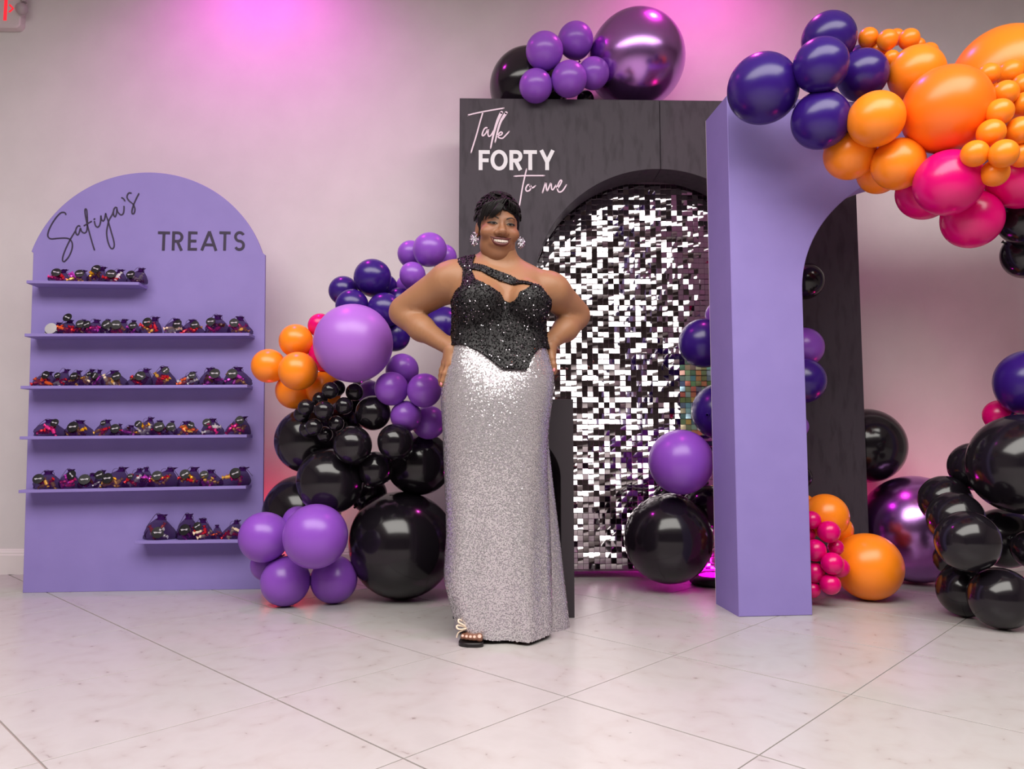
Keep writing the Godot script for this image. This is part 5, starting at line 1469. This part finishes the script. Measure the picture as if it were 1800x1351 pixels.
func face(o: Node3D) -> void:
	var put := func(called: String, mesh: Mesh, m: Material) -> MeshInstance3D:
		var x := obj(called, mesh, m, o)
		x.transform = head_at
		return x
	# mouth: dark gap, teeth one by one, two lips
	var ui := [Vector2(-0.036, -0.0446), Vector2(-0.02, -0.0515), Vector2(0, -0.0535), Vector2(0.02, -0.0515), Vector2(0.036, -0.0446)]
	var li := [Vector2(-0.036, -0.045), Vector2(-0.022, -0.0622), Vector2(0, -0.0675), Vector2(0.022, -0.0622), Vector2(0.036, -0.045)]
	put.call("mouth", face_strip(ui, li, 0.0006, 0.0), M.mouth)
	var teeth := Mb.new()
	for k in 8:
		var w := [0.0052, 0.0058, 0.0062, 0.0075][3 - absi(k - 4) if k >= 4 else 3 - absi(3 - k)] as float
		var x := 0.0
		var s := 1.0 if k >= 4 else -1.0
		var n := k - 4 if k >= 4 else 3 - k
		x = s * [0.0041, 0.0115, 0.0182, 0.0244][n]
		w = [0.0079, 0.0066, 0.0062, 0.0056][n]
		var hgt: float = [0.0104, 0.0096, 0.0088, 0.0074][n]
		var z := face_z(x, -0.058) + 0.0012
		teeth.box(Vector3(x, -0.0535 - hgt * 0.5, z), Vector3(w, hgt, 0.003), 0.0009)
	put.call("teeth", teeth.done(), M.tooth)
	put.call("lip", face_strip([Vector2(-0.042, -0.0412), Vector2(-0.024, -0.0425), Vector2(-0.007, -0.0398), Vector2(0, -0.0412), Vector2(0.007, -0.0398), Vector2(0.024, -0.0425), Vector2(0.042, -0.0412)],
		[Vector2(-0.042, -0.0428), Vector2(-0.024, -0.0522), Vector2(-0.007, -0.0545), Vector2(0, -0.0545), Vector2(0.007, -0.0545), Vector2(0.024, -0.0522), Vector2(0.042, -0.0428)], 0.0006, 0.0046), M.lip)
	put.call("lip", face_strip([Vector2(-0.042, -0.0418), Vector2(-0.025, -0.0600), Vector2(0, -0.0655), Vector2(0.025, -0.0600), Vector2(0.042, -0.0418)],
		[Vector2(-0.042, -0.0442), Vector2(-0.026, -0.0715), Vector2(0, -0.0795), Vector2(0.026, -0.0715), Vector2(0.042, -0.0442)], 0.0006, 0.0056), M.lip)
	for s in [-1.0, 1.0]:
		var e := func(pts: Array) -> Array:
			var out := []
			for p in pts: out.append(Vector2(p.x * s, p.y))
			if s < 0: out.reverse()
			return out
		put.call("eye", face_strip(e.call([Vector2(0.0185, 0.0095), Vector2(0.026, 0.0122), Vector2(0.034, 0.0132), Vector2(0.042, 0.0120), Vector2(0.0495, 0.0102)]), e.call([Vector2(0.0185, 0.0092), Vector2(0.026, 0.0078), Vector2(0.034, 0.0072), Vector2(0.042, 0.0078), Vector2(0.0495, 0.0102)]), 0.0006, 0.0), M.eye_white)
		put.call("iris", face_strip(e.call([Vector2(0.0275, 0.0108), Vector2(0.030, 0.0132), Vector2(0.0335, 0.0138), Vector2(0.037, 0.0132), Vector2(0.0395, 0.0108)]), e.call([Vector2(0.0275, 0.0104), Vector2(0.030, 0.0075), Vector2(0.0335, 0.0068), Vector2(0.037, 0.0075), Vector2(0.0395, 0.0104)]), 0.0012, 0.0), M.iris)
		put.call("eyelash", face_strip(e.call([Vector2(0.0172, 0.0102), Vector2(0.026, 0.0158), Vector2(0.034, 0.0172), Vector2(0.044, 0.0162), Vector2(0.0575, 0.0142)]), e.call([Vector2(0.0175, 0.0086), Vector2(0.026, 0.0112), Vector2(0.034, 0.0122), Vector2(0.042, 0.0110), Vector2(0.0545, 0.0084)]), 0.0016, 0.002, 2), M.lash)
		put.call("eyelash", face_strip(e.call([Vector2(0.021, 0.0088), Vector2(0.034, 0.0076), Vector2(0.05, 0.0104)]), e.call([Vector2(0.021, 0.0078), Vector2(0.034, 0.006), Vector2(0.05, 0.0092)]), 0.0012, 0.0006, 2), M.lash)
		put.call("eyebrow", face_strip(e.call([Vector2(0.0155, 0.0318), Vector2(0.026, 0.0372), Vector2(0.038, 0.0394), Vector2(0.049, 0.0345), Vector2(0.056, 0.0272)]), e.call([Vector2(0.0155, 0.0268), Vector2(0.026, 0.0318), Vector2(0.038, 0.0352), Vector2(0.049, 0.0318), Vector2(0.056, 0.0264)]), 0.0008, 0.0012, 2), M.brow)

func hair(o: Node3D) -> void:
	var cap := Field.new()
	cap.ball(Vector3(0, 0.054, -0.026), Vector3(0.087, 0.092, 0.106), 0.02)
	cap.bone(Vector3(0, 0.0, -0.05), Vector3(0, -0.075, -0.062), 0.07, 0.052, 0.03)
	for s in [-1.0, 1.0]: cap.bone(Vector3(0.072 * s, 0.03, 0.012), Vector3(0.076 * s, -0.022, 0.012), 0.013, 0.006, 0.02)
	var f := func(p: Vector3) -> float:
		var e := cap.d(p)
		e += 0.0035 * sin(p.x * 190.0 + 2.0 * sin(p.y * 90.0)) * sin(p.z * 170.0 + p.y * 60.0)
		var face_cut := Vector3(p.x / 0.072, (p.y + 0.028) / 0.094, (p.z - 0.075) / 0.062).length() - 1.0
		return maxf(e, -face_cut * 0.06)
	var b := Mb.new()
	net(b, f, Vector3(-0.105, -0.14, -0.15), Vector3(0.105, 0.155, 0.1), 0.0048)
	# curled locks over the cap
	var r := RandomNumberGenerator.new()
	r.seed = 12
	for k in 330:
		var az := r.randf_range(-2.7, 2.7)
		var el := r.randf_range(0.05, 1.5)
		if absf(az) < 0.75 and el < 0.62: continue
		if absf(az) < 1.2 and el < 0.2: continue
		var q := Vector3(sin(az) * cos(el), sin(el), cos(az) * cos(el))
		var p := Vector3(0, 0.054, -0.026) + q * Vector3(0.084, 0.087, 0.103)
		var n := (q / Vector3(0.084, 0.087, 0.103)).normalized()
		var t := (Vector3(-0.35, -0.25, 1.0) if el > 0.75 else Vector3(0.0, -1.0, 0.4)) + Vector3(r.randfn(), r.randfn(), r.randfn()) * 0.7
		t = (t - n * t.dot(n)).normalized()
		var side := n.cross(t)
		var curl := r.randf_range(-1.0, 1.0) * 1.6
		var path := []
		var at := p - n * 0.004
		for s in 7:
			path.append(at)
			var u := s / 6.0
			at += (t * cos(curl * u * 1.6) + side * sin(curl * u * 1.6) + n * (0.75 - 1.2 * u)) * r.randf_range(0.005, 0.0075)
		b.tube(path, 0.0042, 0.0009, 5, 0.0044)
	# fringe swept across the brow
	for k in 44:
		var u := k / 43.0
		var a := Vector3(lerpf(0.026, -0.054, u) + r.randf_range(-0.005, 0.005), 0.112 - 0.024 * u, lerpf(0.068, 0.05, u))
		var c := Vector3(lerpf(-0.004, -0.080, u), lerpf(0.082, 0.058, u) + r.randf_range(-0.006, 0.008), lerpf(0.094, 0.058, u))
		var d := Vector3(lerpf(-0.018, -0.084, u) + r.randf_range(-0.008, 0.006), lerpf(0.050, 0.018, u) + r.randf_range(-0.016, 0.014), lerpf(0.096, 0.046, u))
		b.tube(curve([a, (a + c) * 0.5 + Vector3(0, 0.012, 0.01), c, d], 4), 0.0034, 0.0006, 5, 0.0036)
	for k in 7:
		var u := k / 6.0
		var a := Vector3(lerpf(0.0, -0.02, u), 0.088, 0.09)
		b.tube(curve([a, Vector3(lerpf(-0.01, -0.034, u), 0.066, 0.1), Vector3(lerpf(-0.026, -0.048, u), 0.046, 0.095), Vector3(lerpf(-0.04, -0.058, u), lerpf(0.028, 0.02, u), 0.085)], 4), 0.003, 0.0005, 5, 0.0032)
	for k in 16:
		var u := k / 15.0
		var a := Vector3(lerpf(0.018, 0.064, u), 0.108 - 0.024 * u, lerpf(0.068, 0.044, u))
		var c := Vector3(lerpf(0.022, 0.074, u) + r.randf_range(-0.008, 0.008), lerpf(0.086, 0.066, u), lerpf(0.088, 0.054, u))
		var d := c + Vector3(r.randf_range(-0.016, 0.014), r.randf_range(-0.02, -0.004), -0.001)
		b.tube(curve([a, (a + c) * 0.5 + Vector3(0, 0.008, 0.008), c, d], 4), 0.003, 0.0006, 5, 0.0034)
	var x := obj("hair", b.done(), M.hair, o)
	x.transform = head_at

func earrings(o: Node3D) -> void:
	var r := RandomNumberGenerator.new()
	r.seed = 5
	for at in [Vector3(-0.1064, 1.5624, 0.0300), Vector3(0.0818, 1.5563, 0.0050)]:
		var b := Mb.new()
		for k in 64:
			var d := Vector3(r.randfn(), r.randfn(), r.randfn() * 0.5).normalized() * pow(r.randf(), 0.4)
			var p: Vector3 = at + d * Vector3(0.018, 0.027, 0.012)
			b.tube([at + d * Vector3(0.004, 0.006, 0.003), p], 0.0005, 0.0005, 4)
			var s := r.randf_range(0.0016, 0.0031)
			var q := [p + Vector3(s, 0, 0), p + Vector3(0, s, 0), p - Vector3(s, 0, 0), p - Vector3(0, s, 0)]
			for e in 4:
				b.flat(q[e], q[(e + 1) % 4], p + Vector3(0, 0, s))
				b.flat(q[(e + 1) % 4], q[e], p - Vector3(0, 0, s))
		obj("earring", b.done(), M.rhinestone, o)

func nails(o: Node3D, toe_tips: Array) -> void:
	for e in [[Vector3(-0.1934, 0.9951, 0.0665), Vector3(0.1, 0.55, 1.0), 0.0062, 0.0105], [Vector3(-0.2318, 0.9765, 0.0480), Vector3(-0.3, 0.3, 1.0), 0.0048, 0.008], [Vector3(0.2101, 1.0377, 0.0060), Vector3(0.5, 0.2, 1.0), 0.005, 0.009]]:
		var b := Mb.new()
		b.ball(Vector3.ZERO, Vector3(e[2], e[3], 0.003), 12, 8)
		var x := obj("fingernail", b.done(), M.nail, o)
		x.position = e[0] + (e[1] as Vector3).normalized() * 0.0062
	for t in toe_tips:
		var b := Mb.new()
		b.ball(Vector3.ZERO, Vector3(t[1] * 0.62, 0.0022, t[1] * 0.7), 12, 8)
		var x := obj("toenail", b.done(), M.toe_nail, o)
		x.position = t[0] + Vector3(0, t[1] * 0.8, t[1] * 0.42)
		x.rotation.x = 0.65

func clothes(o: Node3D) -> void:
	# bodice: a shell over the torso, cut along its asymmetric neckline and its pointed lower edge
	var y_w := Vector3(-0.7154, 1.2284, 0.0000).y
	var y_v := Vector3(-0.5219, 1.0253, 0.0000).y
	var f := func(p: Vector3) -> float:
		return torso_field.d(p) - 0.007 - 0.018 * smoothstep(y_w, y_v, p.y)
	var src := Mb.new()
	net(src, f, Vector3(-0.27, Vector3(-0.0005, 1.0104, 0.0000).y, -0.22), Vector3(0.24, Vector3(-0.0011, 1.5337, 0.0000).y, 0.22), 0.0062)
	var outer := PackedVector2Array([Vector2(-0.4214, 1.3113), Vector2(-0.2096, 1.3122), Vector2(-0.1810, 1.3370), Vector2(-0.1545, 1.3551), Vector2(-0.1514, 1.4385), Vector2(-0.1729, 1.4700), Vector2(-0.1776, 1.5062), Vector2(-0.1064, 1.5066), Vector2(-0.1151, 1.4613), Vector2(-0.0729, 1.4502), Vector2(-0.0217, 1.4278), Vector2(0.0295, 1.4100), Vector2(0.0840, 1.3787), Vector2(0.1273, 1.3609), Vector2(0.1451, 1.3587), Vector2(0.1629, 1.3431), Vector2(0.1783, 1.3206), Vector2(0.1939, 1.3094), Vector2(0.3987, 1.3103), Vector2(0.3969, 1.1244), Vector2(0.1688, 1.1237), Vector2(0.1511, 1.1148), Vector2(0.1311, 1.0925), Vector2(0.1134, 1.0592), Vector2(0.1034, 1.0282), Vector2(0.0120, 1.0302), Vector2(-0.0012, 1.0368), Vector2(-0.0232, 1.0544), Vector2(-0.0563, 1.0809), Vector2(-0.0784, 1.0975), Vector2(-0.1114, 1.1118), Vector2(-0.1445, 1.1273), Vector2(-0.1644, 1.1317), Vector2(-0.4192, 1.1309)])
	var hole := PackedVector2Array([Vector2(-0.1206, 1.4364), Vector2(-0.0794, 1.4239), Vector2(-0.0438, 1.4029), Vector2(0.0006, 1.3806), Vector2(0.0440, 1.3684), Vector2(0.0873, 1.3652), Vector2(0.1229, 1.3553), Vector2(0.1019, 1.3405), Vector2(0.0695, 1.3224), Vector2(0.0628, 1.3044), Vector2(0.0517, 1.2931), Vector2(0.0295, 1.2874), Vector2(0.0118, 1.2997), Vector2(0.0007, 1.3221), Vector2(-0.0215, 1.3366), Vector2(-0.0615, 1.3578), Vector2(-0.0992, 1.3778)])
	var g := PackedFloat32Array()
	for k in src.V.size():
		var p := Vector2(src.V[k].x, src.V[k].y)
		var e := poly_d(outer, p)
		if src.V[k].z > -0.05: e = maxf(e, -poly_d(hole, p))
		g.append(e)
	var bod := clipped(src, g, 0.011)
	var bm := obj("bodice", bod.done(), M.bodice_cloth, o)
	bm.set_meta("label", "black sequined one-shoulder bodice with a pointed lower edge")
	stuff("sequins", scatter(bod, 7500, 0.0027, 0.42, 0.0012, func(p: Vector3) -> bool: return p.z > -0.12, disc_mesh(), 21), M.bodice_sequin, bm)
	stuff("sequins", scatter(bod, 950, 0.0021, 0.5, 0.0024, func(p: Vector3) -> bool: return p.z > -0.12, disc_mesh(), 31), M.bodice_spark, bm)
	# skirt: rings from waist to hem; left and right edges as they stand, and half the depth
	var rings := [[Vector3(-0.1831, 1.1612, 0.0000), Vector3(0.1766, 1.1623, 0.0000), 0.100], [Vector3(-0.1921, 1.1336, 0.0000), Vector3(0.1776, 1.1347, 0.0000), 0.106], [Vector3(-0.2122, 1.0831, 0.0000), Vector3(0.1957, 1.0841, 0.0000), 0.116], [Vector3(-0.2300, 1.0259, 0.0000), Vector3(0.2103, 1.0268, 0.0000), 0.132], [Vector3(-0.2352, 0.9690, 0.0000), Vector3(0.2123, 0.9697, 0.0000), 0.147], [Vector3(-0.2370, 0.9054, 0.0000), Vector3(0.2041, 0.9059, 0.0000), 0.155], [Vector3(-0.2307, 0.8217, 0.0000), Vector3(0.1913, 0.8219, 0.0000), 0.158], [Vector3(-0.2255, 0.7203, 0.0000), Vector3(0.1852, 0.7203, 0.0000), 0.16], [Vector3(-0.2215, 0.6307, 0.0000), Vector3(0.1849, 0.6304, 0.0000), 0.156], [Vector3(-0.2175, 0.5416, 0.0000), Vector3(0.1890, 0.5410, 0.0000), 0.152], [Vector3(-0.2136, 0.4639, 0.0000), Vector3(0.1932, 0.4630, 0.0000), 0.15], [Vector3(-0.2119, 0.3821, 0.0000), Vector3(0.1963, 0.3810, 0.0000), 0.15], [Vector3(-0.2170, 0.3095, 0.0000), Vector3(0.1982, 0.3082, 0.0000), 0.15], [Vector3(-0.2199, 0.2481, 0.0000), Vector3(0.1991, 0.2466, 0.0000), 0.15], [Vector3(-0.2173, 0.2065, 0.0000), Vector3(0.2000, 0.2049, 0.0000), 0.15], [Vector3(-0.2037, 0.1541, 0.0000), Vector3(0.2009, 0.1524, 0.0000), 0.15], [Vector3(-0.1878, 0.0932, 0.0000), Vector3(0.2018, 0.0913, 0.0000), 0.15], [Vector3(-0.1698, 0.0454, 0.0000), Vector3(0.2005, 0.0435, 0.0000), 0.148]]
	var rows := []
	var hem: float = rings[-1][0].y
	var y_safe := Vector3(-0.3621, 0.8780, 0.0000).y
	for q in rings.size() + 2:
		var e: Array = rings[mini(q, rings.size() - 1)]
		var l: Vector3 = e[0]; var rr: Vector3 = e[1]
		var cx := (l.x + rr.x) * 0.5; var hw := (rr.x - l.x) * 0.5
		var low := smoothstep(0.75, 0.1, l.y)
		var row := []
		for k in 96:
			var a := TAU * k / 96
			var c := cos(a); var s := sin(a)
			var fold := 1.0 + low * (0.14 * sin(5.0 * a + 0.6 + l.y * 1.2) + 0.06 * sin(9.0 * a - 1.0 - l.y * 2.0)) * absf(s)
			var x := signf(c) * pow(absf(c), 0.9) * hw
			var z := signf(s) * pow(absf(s), 0.9) * float(e[2]) * fold
			var y := l.y
			if q >= rings.size():
				# hem: dips from the lifted left side to the floor at front and right
				var u := clampf((x + hw) / (2.0 * hw), 0.0, 1.0)
				var low_y := lerpf(hem - 0.004, 0.014, smoothstep(0.0, 0.42, u)) + 0.006 * smoothstep(0.85, 1.0, u)
				y = lerpf(hem, low_y, 0.5 * (q - rings.size() + 1))
				x *= 1.0 - 0.02 * (q - rings.size() + 1) * (1.0 if x < 0 else 0.1)
			# never inside the body
			if l.y > y_safe and q < rings.size():
				var dir := Vector3(x, 0, -z).normalized()
				var mid := Vector3(cx, l.y, -0.005)
				var need := 0.26
				for step in 24:
					var e2 := torso_field.d(mid + dir * need)
					if e2 < 0.0055: break
					need -= maxf(0.0008, e2 * 0.7)
				var have := Vector2(x, z).length()
				if need > have:
					x *= need / have
					z *= need / have
			row.append(Vector3(cx + x, y, -z))
		rows.append(row)
	var sk := Mb.new()
	rows.reverse()
	sk.loft(rows)
	var sm := obj("skirt", sk.done(), M.skirt_cloth, o)
	sm.set_meta("label", "long silver sequined skirt")
	stuff("sequins", scatter(sk, 42000, 0.0029, 0.09, 0.0012, func(p: Vector3) -> bool: return p.z > -0.04, disc_mesh(), 22), M.skirt_sequin, sm)
	# flared back panel that shows at the right of the skirt
	rows = []
	for e in [[963.0, 770.0, 0.06], [972.0, 850.0, 0.07], [982.0, 930.0, 0.085], [991.0, 1010.0, 0.10], [998.0, 1070.0, 0.115], [1001.0, 1104.0, 0.12], [1001.5, 1110.0, 0.118]]:
		var row := []
		var re := back_edge(e[0], e[1])
		var hw := re.x - 0.02
		for k in 64:
			var a := TAU * k / 64
			var fold := 1.0 + 0.07 * sin(7.0 * a + 1.0) * smoothstep(1.0, 0.2, re.y)
			row.append(Vector3(0.02 + cos(a) * hw * (1.0 if cos(a) > 0 else 0.8), re.y, -0.13 - sin(a) * float(e[2]) * fold))
		rows.append(row)
	rows.reverse()
	var gd := Mb.new()
	gd.loft(rows)
	var gm := obj("skirt_flare", gd.done(), M.skirt_cloth, o)
	gm.set_meta("label", "flared silver back panel of the skirt")
	stuff("sequins", scatter(gd, 9000, 0.0029, 0.09, 0.0012, func(p: Vector3) -> bool: return p.x > 0.1 and p.z > -0.2, disc_mesh(), 23), M.skirt_sequin, gm)

# right edge of the back panel: seen at these places of the photo, 0.13 m behind the middle of the body
func back_edge(px: float, py: float) -> Vector3:
	var top := Vector3(0.1967, 0.7663, -0.1300); var low := Vector3(0.2819, -0.0055, -0.1300)
	return Vector3(lerpf(top.x, low.x, (px - 963.0) / 38.0), lerpf(top.y, low.y, (py - 770.0) / 334.0), 0.0)

func sandal(o: Node3D, toe_tips: Array) -> void:
	var c: Vector3 = (toe_tips[0][0] + toe_tips[4][0]) * 0.5
	var out := PackedVector2Array()
	var pts := curve([Vector2(-0.042, 0.03), Vector2(-0.046, -0.02), Vector2(-0.036, -0.043), Vector2(-0.012, -0.056), Vector2(0.022, -0.058), Vector2(0.043, -0.05), Vector2(0.047, -0.02), Vector2(0.042, 0.04), Vector2(0.034, 0.13), Vector2(0.03, 0.165), Vector2(0.0, 0.178), Vector2(-0.03, 0.165), Vector2(-0.034, 0.12), Vector2(-0.042, 0.03)], 5)
	for k in pts.size() - 1: out.append(pts[k])
	var b := Mb.new()
	b.extrude(out, 0.0, 0.015, 0.003)
	var s := obj("sandal_sole", b.done(), M.sandal_black, o, Vector3(c.x, 0.0, 0.115))
	s.rotation.x = -PI / 2
	# strap over the toes, and a pale bow at its outer end
	var l := c + Vector3(-0.043, 0.006, -0.02); var r := c + Vector3(0.044, 0.004, -0.02)
	var st := Mb.new()
	var rows := []
	for k in 13:
		var u := k / 12.0
		var p := l.lerp(r, u) + Vector3(0, sin(PI * u) * 0.03, -0.008 * sin(PI * u))
		rows.append([p + Vector3(0, 0.004, 0.005), p + Vector3(0, 0.007, -0.006), p + Vector3(0, 0.004, -0.012), p + Vector3(0, -0.001, -0.003)])
	st.loft(rows, true, true)
	obj("sandal_strap", st.done(), M.sandal_black, o)
	var w := Mb.new()
	var k0 := c + Vector3(-0.012, 0.031, -0.022)
	w.tube(curve([k0, k0 + Vector3(-0.022, 0.014, 0.002), k0 + Vector3(-0.036, 0.022, 0.0), k0 + Vector3(-0.034, 0.03, -0.006), k0 + Vector3(-0.015, 0.02, -0.006), k0], 4), 0.0035, 0.0035, 7)
	w.tube(curve([k0, k0 + Vector3(-0.024, -0.004, 0.006), k0 + Vector3(-0.04, 0.0, 0.006), k0 + Vector3(-0.041, 0.009, 0.0), k0 + Vector3(-0.02, 0.007, 0.0), k0], 4), 0.0035, 0.0035, 7)
	w.tube(curve([k0, k0 + Vector3(-0.022, -0.008, 0.004), k0 + Vector3(-0.037, -0.018, 0.002), k0 + Vector3(-0.042, -0.034, 0.002)], 4), 0.0035, 0.0032, 7)
	w.tube(curve([k0 + Vector3(-0.03, 0.03, -0.02), k0 + Vector3(0.0, 0.045, -0.02), k0 + Vector3(0.04, 0.032, -0.02)], 4), 0.0035, 0.0032, 7)
	obj("sandal_bow", w.done(), M.sandal_cream, o)
